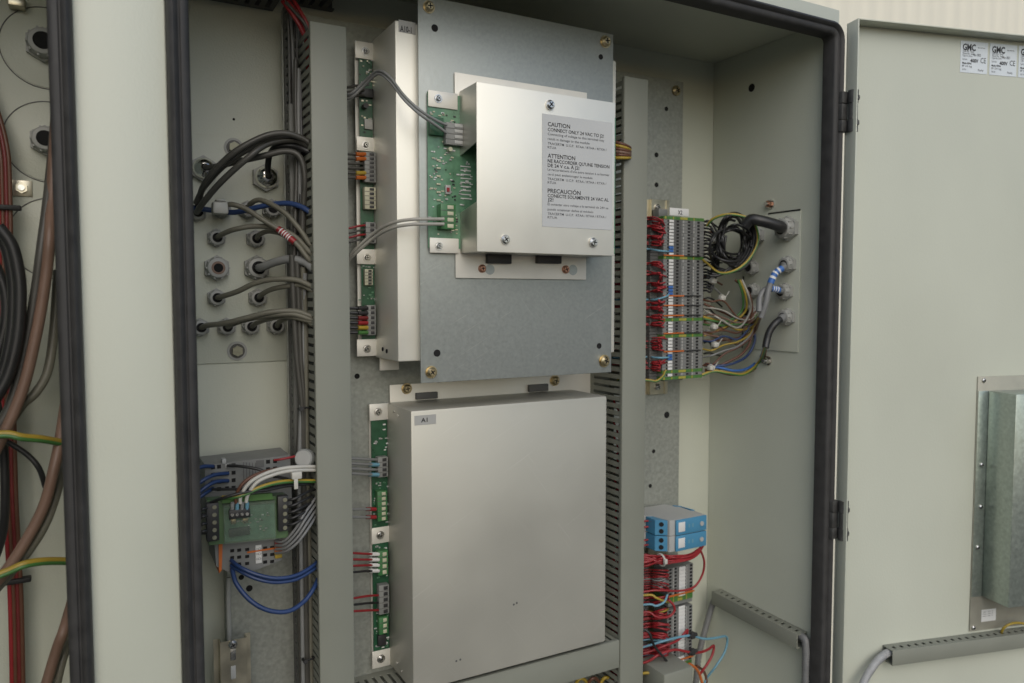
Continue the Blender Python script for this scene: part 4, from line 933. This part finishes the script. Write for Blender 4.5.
b = MB(); b.rb(670, 208.5, 689, 216, YT+.004, YT+.007, 'white', .0004); b.text('X2', at(678, 214.6, YT+.0036), Vector((1, 0, 0)), Vector((0, 0, 1)), .0075, 'ink_soft', .0105, .02); b.build('tag', ts)
# red wires between duct and the strip
rnd = random.Random(3)
def duct_wire(py0, py1, m, lab, grp, r=.0016, px1=665, bow=0.0, Yend=1.066, X=.822):
    d = py1-py0; j = rnd.uniform(-.004, .004)
    P = [Vector((.800, 1.080, at(640, py0, 1.075).z)), at(646, py0+d*.04, 1.072+j), at(653.5, py0+d*.10+bow*.3, 1.058+j), at(660, py0+d*.33+bow*.5, 1.048+j), at(663.6+(px1-665), py0+d*.68+bow*.3, 1.046+j*.5), at(px1, py1, Yend-.010), at(px1+1.5, py1, Yend)]
    return cable(lab, P, r, m, 'wire', 'wire', grp, 5, seg=7)
LAB = 'thin red wire fanning from the tall duct into the X2 terminal strip'
for (c0, c1, n, sp) in ((219, 224, 6, 6), (227, 231, 6, 5), (237, 237, 6, 5), (243, 243, 5, 4), (263, 268, 5, 5), (273, 277, 6, 5), (283, 284, 5, 5), (291, 289, 5, 4), (304, 301, 5, 4), (309, 309, 6, 5), (317, 317, 4, 4), (324, 324, 5, 4), (340, 340, 5, 4), (347, 347, 5, 4), (362, 362, 5, 4), (368, 367, 5, 4)):
    for i in range(n):
        duct_wire(c0+rnd.uniform(-sp, sp)*.45, c1+sp*(-1+2*(i+.5)/n), 'red_wire', LAB, 'red wires at the X2 terminal strip', .0013, 665+rnd.uniform(-6, 2), rnd.choice((-1, 1))*rnd.uniform(0, 5))
for (a_, c_, lab) in ((249, 252, 'highest pale blue wire entering the X2 strip'), (300, 293, 'middle pale blue wire bending up into the X2 strip'), (357, 357, 'lowest pale blue wire entering the X2 strip')):
    duct_wire(a_, c_, 'sky_wire', lab, None, .0018, 669, 2)
two_tone('green yellow earth wire looping at the foot of the X2 strip', [Vector((.806, 1.075, at(640, 378, 1.075).z)), (647, 380, 1.062), (656, 381, 1.054), (663, 376, 1.048), (666, 370, 1.046)], .002)
# dark stuff at right ends of terminals
for i in range(14):
    py_ = 222+i*11; m = ['cable_black', 'wire_brown', 'cable_grey', 'cable_black'][i % 4]
    if py_ > 370: break
    cable('thin dark wire bending out of the X2 strip towards the wall', [(704, py_, 1.062), (709, py_-1, 1.052), (715, py_+3+rnd.uniform(-3, 4), 1.054), (722, py_+8*(1 if py_ < 330 else .3), 1.06)], .0018, m, 'wire', 'wire', 'thin wires on the right of the X2 strip', 5, seg=7)

for i in range(22):
    py_ = (222+i*3.2) if i < 12 else (263+(i-12)*3.1)
    q = rnd.uniform(-2, 2)
    cable('short black wire crowding out of the X2 strip beside the coil', [(703, py_, 1.064), (707, py_+q*.4, 1.052), (711, py_+q+1, 1.05), (715+rnd.uniform(-2, 2), py_+(246-py_)*.35, 1.045), (719, 246+(py_-246)*.35, 1.035)], .0020, 'cable_black', 'wire', 'wire', 'black wires crowding the X2 strip', 5, seg=7)
# ------------------------------------------------------------------ right wall gland plate
NX = Vector((-1, 0, 0))
rp = thing('gland_plate', 'painted gland plate with eight glands on the right inner wall', 'gland plate', onx(772, 350, XR))
ya, yb_ = onx(744, 300, XR).y, onx(800, 300, XR).y; za_ = onx(790, 212, XR).z; zb2 = onx(752, 349, XR).z
b = MB(); b.box(XR-.0030, XR-.0004, yb_, ya, zb2, za_, 'paint', .0006); b.build('plate', rp)
b = MB(); b.box(XR-.0036, XR-.0031, yb_, yb_+(ya-yb_)*.55, za_-.0005, za_+.0022, 'hole'); b.build('gap', rp)
b = MB(); b.box(XR-.0036, XR-.0031, ya-.002, ya+.0005, zb2, zb2+(za_-zb2)*.55, 'hole'); b.build('gap', rp)
GR = {}
for key, px, py, r in (('a', 790, 229, 15), ('b', 790, 265, 11), ('c', 787, 292, 11), ('d', 789, 317.5, 11), ('e', 758, 236, 12), ('f', 754, 268, 9.5), ('g', 755, 291, 9.5), ('h', 752, 312, 9.5)):
    p = onx(px, py, XR-.0032); rr = r*mpp(p)*.82; b = MB(); gland_mesh(b, p, NX, rr, 'gland_grey', 'hole', .8); b.build('cable_gland', rp); GR[key] = top_of(p, NX, rr, .8)
for (px, py) in ((771, 204.5), (768.5, 361)):
    b = MB(); p = onx(px, py, XR-.0002); b.cyl(p, NX, .0085, .002, 'screw_metal', 20); b.cyl(p+NX*.002, NX, .0062, .008, 'copper_screw' if py < 300 else 'screw_metal', 6); b.cyl(p+NX*.010, NX, .0035, .005, 'screw_metal', 12); b.build('plate_bolt', rp)
def A(px, py, X): return onx(px, py, X)
cable('thick black sheathed cable from the top gland on the right wall', [GR['a'], A(781, 227, 1.06), A(772, 224, 1.04), A(760, 221, 1.02), A(751, 220, 1.01), A(745, 226, 1.005)], .0098, 'cable_black')
rnd = random.Random(9)
loops = ['outermost loop of thin black wire in the coil beside the X2 strip', 'second loop of thin black wire in the coil', 'third loop of thin black wire in the coil', 'inner small loop of thin black wire in the coil']
for i in range(11):
    cx, cyy = 733+rnd.uniform(-3, 5), 243+rnd.uniform(-6, 8); ra, rb_ = rnd.uniform(9, 22), rnd.uniform(14, 27); ph = rnd.uniform(0, 6.28)
    P = [at(cx+ra*math.cos(ph+k*.62), cyy+rb_*math.sin(ph+k*.62), 1.02+rnd.uniform(-.018, .018)) for k in range(10)]
    cable('loop of thin black wire in the tangled coil beside the X2 strip', P, .0023, 'cable_black', 'wire', 'wire', 'black wire loops of the coil', 5, seg=7)
for i in range(5):
    cable('black wire sweeping from the thick black cable down the coil side', [A(748, 219+i, 1.01), at(755-i*2, 227, 1.0+.005*i), at(756-i*2.5, 245, 1.0+.005*i), at(748-i*3, 262, 1.01), at(732-i*3, 271+i, 1.02), at(718-i*2, 268+2*i, 1.03)], .0024, 'cable_black', 'wire', 'wire', 'black wires sweeping round the coil')
two_tone('green yellow earth wire tracing the right rim of the black coil', [at(707, 226, 1.045), at(713, 219, 1.03), at(727, 214.5, 1.01), at(742, 216, .995), at(754, 222, .985), at(758, 240, .985), at(750, 258, .99), at(736, 270, 1.0), at(720, 273, 1.02), at(708, 264, 1.04), at(703, 260, 1.05)], .0022)
def blue_sleeve(f0, f1, r):
    def f(b, P):
        b.sleeve(P, f0, f1, r*1.13, 'marker_blue'); d = f1-f0
        for u in (.2, .45, .7): b.sleeve(P, f0+d*u, f0+d*(u+.1), r*1.18, 'white')
    return f
cable('grey cable with blue and white sleeve from the second right wall gland', [GR['b'], A(783, 268, 1.055), A(775, 274, 1.04), A(769, 288, 1.03), A(766, 302, 1.025), A(761, 318, 1.02)], .0052, 'hose', extra=blue_sleeve(1.2, 2.7, .0052))
cable('grey cable with a short blue sleeve from the third right wall gland', [GR['c'], A(781, 291, 1.06), A(772, 289, 1.04), A(765, 290, 1.03), A(760, 298, 1.02), A(759, 312, 1.015)], .005, 'hose', extra=blue_sleeve(1.3, 2.1, .005))
cable('black sheathed cable from the lowest right wall gland', [GR['d'], A(783, 318, 1.06), A(776, 323, 1.04), A(770, 331, 1.03), A(767, 340, 1.025), A(765.5, 348, 1.02)], .0062, 'cable_black', extra=lambda b, P: b.sleeve(P, .2, 1.5, .0068, 'hose'))
Y1 = 1.03
for lab, m, r, pts in (
    ('blue wire from the black sheathed cable to the strip foot', 'marker_blue', .0024, [A(765, 346, 1.02), at(760, 358, Y1), at(749, 368, Y1), at(735, 371, Y1), at(720, 368, 1.04), at(705, 366, 1.06)]),
    ('brown wire from the black sheathed cable to the strip foot', 'wire_brown', .0024, [A(766, 347, 1.02), at(763, 360, Y1), at(750, 372, Y1), at(733, 375, Y1), at(718, 372, 1.04), at(705, 370, 1.06)]),
    ('second blue wire looping at the strip foot', 'blue_wire', .0024, [at(752, 328, 1.04), at(755, 340, 1.03), at(748, 355, 1.03), at(735, 363, 1.03), at(720, 366, 1.04), at(705, 364, 1.06)]),
    ('brown wire looping above the strip foot', 'wire_brown', .0024, [at(752, 326, 1.03), at(750, 342, 1.03), at(742, 354, 1.03), at(728, 362, 1.04), at(705, 372, 1.06)]),
    ('brown wire from the grey cables to the strip, upper', 'wire_brown', .0022, [A(760, 316, 1.02), at(750, 324, 1.03), at(735, 324, 1.04), at(720, 329, 1.045), at(704, 322, 1.06)]),
    ('brown wire from the grey cables to the strip, lower', 'wire_brown', .0022, [A(761, 316, 1.02), at(756, 328, 1.02), at(745, 336, 1.03), at(728, 340, 1.045), at(704, 341, 1.06)]),
    ('yellow wire from the grey cables to the strip', 'yellow', .0022, [A(759, 318, 1.02), at(752, 327, 1.02), at(738, 330, 1.03), at(722, 322, 1.045), at(703, 317, 1.055)]),
    ('tan wire hanging loose below the grey cables', 'cable_brown', .0022, [A(760, 318, 1.02), at(756, 330, 1.02), at(747, 341, 1.03), at(736, 344, 1.04), at(722, 338, 1.045), at(703, 334, 1.055)]),
    ('green wire passing between coil and strip', 'green_wire', .002, [at(738, 280, 1.02), at(743, 296, 1.02), at(741, 312, 1.03), at(725, 322, 1.04), at(704, 319, 1.055)]),
    ('yellow wire passing between coil and strip', 'yellow', .002, [at(740, 280, 1.02), at(746, 297, 1.015), at(745, 312, 1.025), at(728, 326, 1.04), at(704, 336, 1.055)]),
    ('white wire passing between coil and strip', 'cable_light', .002, [at(742, 280, 1.02), at(749, 297, 1.01), at(750, 312, 1.02), at(738, 328, 1.03), at(718, 318, 1.04), at(704, 310, 1.06)]),
    ('red brown wire hooking beside the lower glands', 'wire_brown', .0024, [at(735, 280, 1.03), at(748, 292, 1.02), at(752, 310, 1.02), at(746, 322, 1.03), at(722, 312, 1.045), at(704, 304, 1.06)])):
    cable(lab, pts, r, m, 'wire', 'wire')
for i in range(9):
    py_ = 300+i*8.2; m = ['wire_brown', 'cable_light', 'cable_brown', 'green_wire', 'wire_brown', 'blue_wire', 'yellow', 'cable_grey', 'wire_brown'][i]
    cable('thin %s wire running between the X2 strip and the right wall glands' % ['brown', 'off-white', 'tan', 'green', 'dark brown', 'blue', 'yellow', 'grey', 'lowest brown'][i], [(703, py_, 1.062), (712, py_+rnd.uniform(-2, 2), 1.045), (724, 322+(py_-322)*.8+rnd.uniform(-3, 3), 1.04), (738, 326+(py_-322)*.55+rnd.uniform(-4, 4), 1.03), (750, 322+(py_-322)*.35+rnd.uniform(-3, 3), 1.025), (757, 314+(py_-322)*.15, 1.02)], .0017, m, 'wire', 'wire')
two_tone('green yellow earth wire running to the foot of the X2 strip', [A(765, 347, 1.02), at(759, 362, 1.025), at(744, 374, 1.025), at(728, 373, 1.03), at(714, 371, 1.04), at(702, 375, 1.05)], .0024)
for (px, py, lab) in ((714, 240, 'highest'), (713, 281, 'second'), (722, 298, 'third'), (714, 327, 'fourth'), (715, 345, 'fifth'), (711, 368, 'lowest')):
    p = at(px, py, 1.042); b = MB(); b.box(p.x-.006, p.x+.006, p.y-.005, p.y+.005, p.z-.004, p.z+.004, 'wire_white', .0016)
    b.tube([p+Vector((.004, -.004, 0)), p+Vector((.010, -.008, .012))], .0008, 'wire_white', 6, 1); b.ring(p, (1, .2, .3), .0058, .0013, 'wire_white', 14)
    tag(b.build('cable_tie'), '%s white cable tie on the wires right of the X2 strip' % lab, 'cable tie')

# ------------------------------------------------------------------ blue relay pair
YR = 1.020
rz = [at(690, 517.5, YR).z, at(690, 533.2, YR).z, at(690, 549.0, YR).z]
xr0, xr1 = at(675.3, 535, YR).x, at(705.5, 535, YR).x
for i in (0, 1):
    z1, z0 = rz[i]-.0003, rz[i+1]+.0003
    rr = thing('relay', '%s blue and grey relay above the red wire bundle' % ('upper' if i == 0 else 'lower'), 'relay', ((xr0+xr1)/2, 1.07, z0), 'blue relays stacked right of the tall duct')
    b = MB(); b.prism([(xr0-.012, YR+.002), (xr1-.001, YR+.002), (xr1-.001, YR+.03), (xr1-.006, YR+.034), (xr1-.006, YR+.06), (xr1-.02, YP-.008), (xr0-.045, YP-.008), (xr0-.045, YR+.055), (xr0-.02, YR+.04)], 'z', z0, z1, 'light_grey', .0006); b.build('body', rr)
    b = MB(); b.box(xr0, xr1, YR-.002, YR+.0016, z0+.0004, z1-.0004, 'blue_plastic', .0008); 
    b.box(xr0+.005, xr0+.020, YR-.0027, YR-.0018, z0+.006, z1-.005, 'white', .0002)
    zc = (z0+z1)/2; b.cyl((xr1-.012, YR-.002, zc), NF, .0042, .0014, 'light_grey', 18)
    b.text('II', (xr0+.028, YR-.0024, zc-.003), Vector((1, 0, 0)), Vector((0, 0, 1)), .007, 'sky_wire', .012); b.build('front_panel', rr)
    b = MB(); b.prism([(xr0-.030, YR+.020), (xr0-.0125, YR+.006), (xr0-.0125, YR+.039), (xr0-.030, YR+.046)], 'z', z0+.0006, z1-.0006, 'blue_plastic', .0004)
    for k in (.28, .72):
        z = z0+(z1-z0)*k; n_ = Vector((-.62, -.78, 0)); p = Vector((xr0-.0215, YR+.0128, z)); b.cyl(p, n_, .0042, .0006, 'hole', 14)
    b.build('terminal_block', rr)
    b = MB(); b.prism([(xr0-.062, YR+.045), (xr0-.034, YR+.045), (xr0-.034, YP-.010), (xr0-.062, YP-.010)], 'z', z0+.0006, z1-.0006, 'blue_plastic', .0004); b.build('terminal_block', rr)
    b = MB(); b.prism([(xr1-.0046, YR+.032), (xr1+.0006, YR+.030), (xr1-.004, YR+.064), (xr1-.014, YR+.075), (xr1-.014, YR+.070), (xr1-.0046, YR+.060)], 'z', z0+.0006, z1+.0012, 'blue_plastic', .0004); b.build('side_latch', rr)
for i, (py_, pe) in enumerate(((521, 523), (527, 527), (540, 536), (545, 542))):
    cable('short red wire entering the blue relays from the duct', [Vector((.806, 1.07, at(640, py_, 1.07).z)), at(647, py_, 1.06), at(652, (py_+pe)/2, 1.05), at(657, pe, 1.052), at(659, pe, 1.066)], .0018, 'red_wire', 'wire', 'wire', 'red wires entering the blue relays', 5)

# ------------------------------------------------------------------ lower terminal strip
Y2 = 1.052
X0, X1 = at(667, 620, Y2).x, at(692, 620, Y2).x
zt = at(680, 566, Y2).z; zb = at(680, 690, Y2).z; N2 = 36; th = (zt-zb)/N2
ls = thing('terminal_strip', 'lower terminal strip with white marker column amid the red wires', 'terminal strip', ((X0+X1)/2, YP, zb))
protos = {}
for i in range(N2):
    py_ = 566+124*(i+.5)/N2; z = zt-(i+1)*th
    if 602 < py_ < 606: continue
    k = 'earth' if (595 < py_ < 600 or 661 < py_ < 666) else 'grey'
    if k not in protos: protos[k] = (term_proto(ls, k, z, th, X0, X1, Y2, True), z)
    else: copy_part(protos[k][0], ls, z-protos[k][1])
b = MB(); xm0, xm1 = at(678, 620, Y2-.001).x, at(684.2, 620, Y2-.001).x
for (ya_, yb2) in ((567, 596), (606, 651), (656, 668)):
    n = int((yb2-ya_)/3.4)
    for k in range(n):
        z1 = at(680, ya_+(yb2-ya_)*k/n, Y2).z; z0 = at(680, ya_+(yb2-ya_)*(k+.92)/n, Y2).z; b.box(xm0, xm1, Y2-.0024, Y2-.0008, z0, z1, 'white', .0002)
b.build('marker_row', ls)
b = MB(); b.rb(668, 600.5, 692, 604.5, Y2+.004, YP-.012, 'grey_plastic', .001); b.build('end_clamp', ls)
b = MB()
for py_ in (593.5, 659): b = MB(); b.box(X0, X1+.002, Y2-.0032, Y2-.0010, at(680, py_, Y2).z-.0016, at(680, py_, Y2).z+.0016, 'orange', .0004); b.build('separator', ls)
b = MB(); b.box(X0+.002, X1-.010, YP-.0095, YP-.0082, ZB+.1, at(680, 556, Y2).z, 'zinc'); b.build('rail', ls)
rnd = random.Random(17)
for i in range(16):
    y0 = 555+rnd.uniform(-3.5, 9); d = rnd.uniform(-2, 2)
    cable('red wire in the thick bundle tied below the blue relays', [Vector((.806, 1.06, at(640, y0+1, 1.06).z)), at(646, y0+3, 1.04+rnd.uniform(-.006, .01)), at(661, 560+(i-8)*.55, 1.03+rnd.uniform(-.007, .007)), at(675, 559.5+(i-8)*.4+d*.4, 1.026+rnd.uniform(-.008, .008)), at(690, 557+(i-8)*.35, 1.026+rnd.uniform(-.008, .008)), at(699, 551+(i-8)*.3, 1.028), at(702.5+rnd.uniform(-2, 1), 546, 1.034)], .0017, 'red_wire', 'wire', 'wire', 'red wires of the tied bundle', 5, seg=7)
b = MB(); p = at(661, 560, 1.028); b.ring(p, (1, 0, .1), .0105, .0018, 'wire_white', 18); b.box(p.x-.003, p.x+.003, p.y-.014, p.y-.008, p.z-.004, p.z+.005, 'wire_white', .001); tag(b.build('cable_tie'), 'white cable tie round the thick red bundle', 'cable tie')
cable('red wire dropping from the bundle in a wide loop over the lower strip', [at(701, 552, 1.026), at(704, 562, 1.03), at(702, 575, 1.035), at(694, 587, 1.036), at(680, 591, 1.035), at(660, 590.5, 1.04), at(646, 591.5, 1.05), Vector((.806, 1.07, at(640, 592, 1.07).z))], .002, 'red_wire', 'wire', 'wire')
for i in range(9):
    y0 = 570+i*2.6
    duct_wire(y0, y0+rnd.uniform(-4, 9), ['red_wire', 'red_wire', 'dark_red'][i % 3], 'red wire reaching behind the grey wires of the lower strip', 'red wires behind the grey ones', .0016, 669, rnd.uniform(-3, 3), Y2+.030)
for (a_, c_, m, lab) in ((612, 608, 'yellow', 'thin yellow wire among the red wires at the middle of the lower strip'), (640, 636, 'sky_wire', 'short pale blue wire among the red wires of the lower strip'), (655, 650, 'sky_wire', 'lower short pale blue wire among the red wires of the lower strip'), (668, 662, 'green_wire', 'thin green wire at the foot of the lower strip')):
    duct_wire(a_, c_, m, lab, None, .0017, 668, 3, Y2+.030)
LB = 'red wire fanning from the tall duct into the lower terminal strip'
for (c0, c1, n, sp) in ((601, 598, 6, 5), (615, 614, 6, 7), (624, 628, 5, 5), (634, 638, 5, 6), (648, 648, 7, 5), (657, 655, 8, 6), (665, 660, 7, 6)):
    for i in range(n):
        duct_wire(c0+rnd.uniform(-sp, sp)*.7, c1+sp*(-1+2*(i+.5)/n), 'red_wire', LB, 'red wires at the lower terminal strip', .0018, 667.5+rnd.uniform(-1.5, 2.5), rnd.choice((-1, 1))*rnd.uniform(0, 5), Y2+.030)
for i in range(5):
    duct_wire(577+i*2.3, 574+i*2, 'hose', 'grey wire curving into the upper part of the lower strip', 'grey wires at the lower strip', .0016, 667, 5, Y2+.015)
for (P, m, lab, r) in (
    ([Vector((.806, 1.07, at(640, 663, 1.07).z)), at(646, 662, 1.04), at(658, 655, 1.03), at(674, 650, 1.028), at(690, 652.5, 1.03), at(700, 652.5, 1.035), at(708, 649.5, 1.04), at(713.5, 646, 1.045), at(711.5, 656, 1.045), at(705, 667, 1.045), at(699, 675, 1.05)], 'red_wire', 'red wire jutting right past the lower strip and folding back', .0024),
    ([Vector((.806, 1.07, at(640, 648, 1.07).z)), at(647, 646, 1.045), at(664, 641, 1.03), at(680, 637, 1.028), at(691, 636, 1.03), at(704, 639, 1.035), at(716, 638, 1.04), at(725, 636.5, 1.045), at(727, 641, 1.05), at(724, 653, 1.05), at(715, 667, 1.05), at(706, 679, 1.06), at(702, 690, 1.06)], 'sky_wire', 'pale blue wire swinging out right in a wide loop', .0022),
    ([Vector((.806, 1.07, at(640, 604, 1.07).z)), at(647, 604.5, 1.045), at(656, 606, 1.036), at(664, 602, 1.034), at(667, 595, 1.038)], 'sky_wire', 'pale blue wire hooked below the grey wires', .0021),
    ([Vector((.806, 1.07, at(640, 594, 1.07).z)), at(648, 595, 1.045), at(656, 598, 1.036), at(663, 601, 1.036), at(668, 602, 1.045)], 'yellow', 'yellow wire above the hooked pale blue wire', .0022),
    ([Vector((.806, 1.07, at(640, 672, 1.07).z)), at(646, 673, 1.035), at(655, 675, 1.03), at(663, 670, 1.03), at(666, 663, 1.036)], 'yellow', 'yellow wire hooked at the foot of the lower strip', .0026),
    ([Vector((.806, 1.07, at(640, 624, 1.07).z)), at(645, 630, 1.03), at(654, 646, 1.024), at(663, 657, 1.024), at(667, 662, 1.03)], 'cable_black', 'black wire slanting down across the red wires', .0022),
    ([at(668, 600, 1.035), at(673, 605, 1.03), at(674, 611, 1.03), at(668, 617, 1.032), at(656, 617, 1.035), at(646, 612, 1.045), Vector((.806, 1.07, at(640, 611, 1.07).z))], 'red_wire', 'red wire curled round the gap in the lower strip', .0022),
    ([at(686, 636, 1.036), at(687, 630, 1.034), at(678, 640, 1.03), at(664, 646, 1.03), at(648, 652, 1.045), Vector((.806, 1.07, at(640, 653, 1.07).z))], 'red_wire', 'red wire rising diagonally across the marker column', .0022)):
    cable(lab, P, r, m, 'wire', 'wire')
for (px, py, lab) in ((692, 635.5, 'black plug on the pale blue wire beside the lower strip'), (692, 652, 'black plug on the folded red wire beside the lower strip')):
    p = at(px, py, 1.030); b = MB(); b.box(p.x-.005, p.x+.005, p.y-.004, p.y+.004, p.z-.006, p.z+.006, 'black_plastic', .0015); b.cyl(p+Vector((-.010, 0, 0)), (1, 0, 0), .0035, .02, 'black_plastic', 10); tag(b.build('plug'), lab, 'plug')
b = MB(); p = at(682, 676, 1.01)
x0_, x1_ = at(664, 680, .99).x, at(693, 680, .99).x; zt_ = at(675, 672, .99).z
b.box(x0_, x1_, .99, 1.06, zt_-.06, zt_, 'duct', .003); o = b.build('grey_box'); tag(o, 'grey plastic device top at the foot of the lower terminal strip', 'box')
cable('orange wire behind the grey device at the strip foot', [at(689, 664, 1.04), at(695, 668, 1.045), at(699, 674, 1.05), at(702, 684, 1.05)], .0026, 'orange', 'wire', 'wire')
cable('dark brown wire behind the grey device at the strip foot', [at(696, 666, 1.06), at(703, 671, 1.06), at(706, 680, 1.06), at(705, 690, 1.06)], .0026, 'wire_brown', 'wire', 'wire')
# flexible hoses
def hose(label, pts, r):
    b = MB(); P = [q for q in pts]
    b.tube(P, r, 'hose', 10, 8)
    # ribs
    Q = MB(); n = 40
    tot = []
    for i in range(len(P)-1):
        for k in range(9): tot.append(P[i].lerp(P[i+1], k/9))
    for i in range(1, len(tot)-1): b.ring(tot[i], tot[i+1]-tot[i-1], r*.98, r*.16, 'hose', 12)
    return tag(b.build('flexible_hose', None, 60), label, 'hose')
hose('grey ribbed hose rising beside the lower strip to the right wall duct', [A(717, 594, 1.086), A(712, 605, 1.085), at(707, 622, 1.125), at(702, 640, 1.125), at(698, 658, 1.125), at(695, 690, 1.125)], .0058)
hose('grey ribbed hose dropping from the front end of the right wall duct', [A(800, 636, 1.087), A(805, 640, 1.086), A(806, 652, 1.086), A(805.5, 668, 1.086), A(805, 695, 1.086)], .0062)
def D(px, py, n): return onp(px, py, HB+DN*n, DN)
MATS['hose'] = MATS['hose_light']
hose('grey ribbed hose curving out of the duct on the open door', [D(890, 652, .014), D(884, 655, .016), D(876, 662, .02), D(867, 675, .024), D(860, 690, .03)], .0062)
cable('yellow wire bowing over the door duct below the housing', [D(1001, 634, .012), D(1003, 629, .018), D(1010, 624.5, .022), D(1020, 623.5, .022), D(1032, 627, .02)], .0022, 'yellow', 'wire', 'wire')
# red/brown/yellow wire ends behind caution box right
for i in range(6):
    m = ['wire_brown', 'yellow', 'wire_brown', 'cable_brown', 'wire_brown', 'yellow'][i]
    cable('short bunched wire end right of the caution label at the duct', [at(604, 141+i*3.3, 1.03), at(614, 142+i*3.2, 1.015), at(622, 144+i*2.8, 1.005), at(629, 147+i*2.2, 1.01), at(632, 150+i*1.5, 1.05)], .0026, m, 'wire', 'wire', 'bunched wires right of the caution label', 5)
for i in range(14):
    y_ = 400+i*20+rnd.uniform(-5, 5)
    cable('red wire showing through the slots of the right tall duct', [Vector((.786, 1.05+rnd.uniform(-.01, .02), at(612, y_, 1.05).z)), Vector((.800, 1.055, at(612, y_+rnd.uniform(10, 30), 1.05).z)), Vector((.79, 1.06, at(612, y_+40, 1.05).z))], .0018, 'red_wire', 'wire', 'wire', 'red wires inside the right tall duct', 4, seg=7)
for i in range(3):
    cable('wire end below the horizontal duct at the bottom edge', [at(574+i*12, 690, 1.07), at(577+i*13, 681-i, 1.06), at(583+i*13, 679, 1.06), at(592+i*12, 690, 1.08)], .003, ['yellow', 'wire_brown', 'yellow'][i], 'wire', 'wire', 'wire ends at the bottom edge')
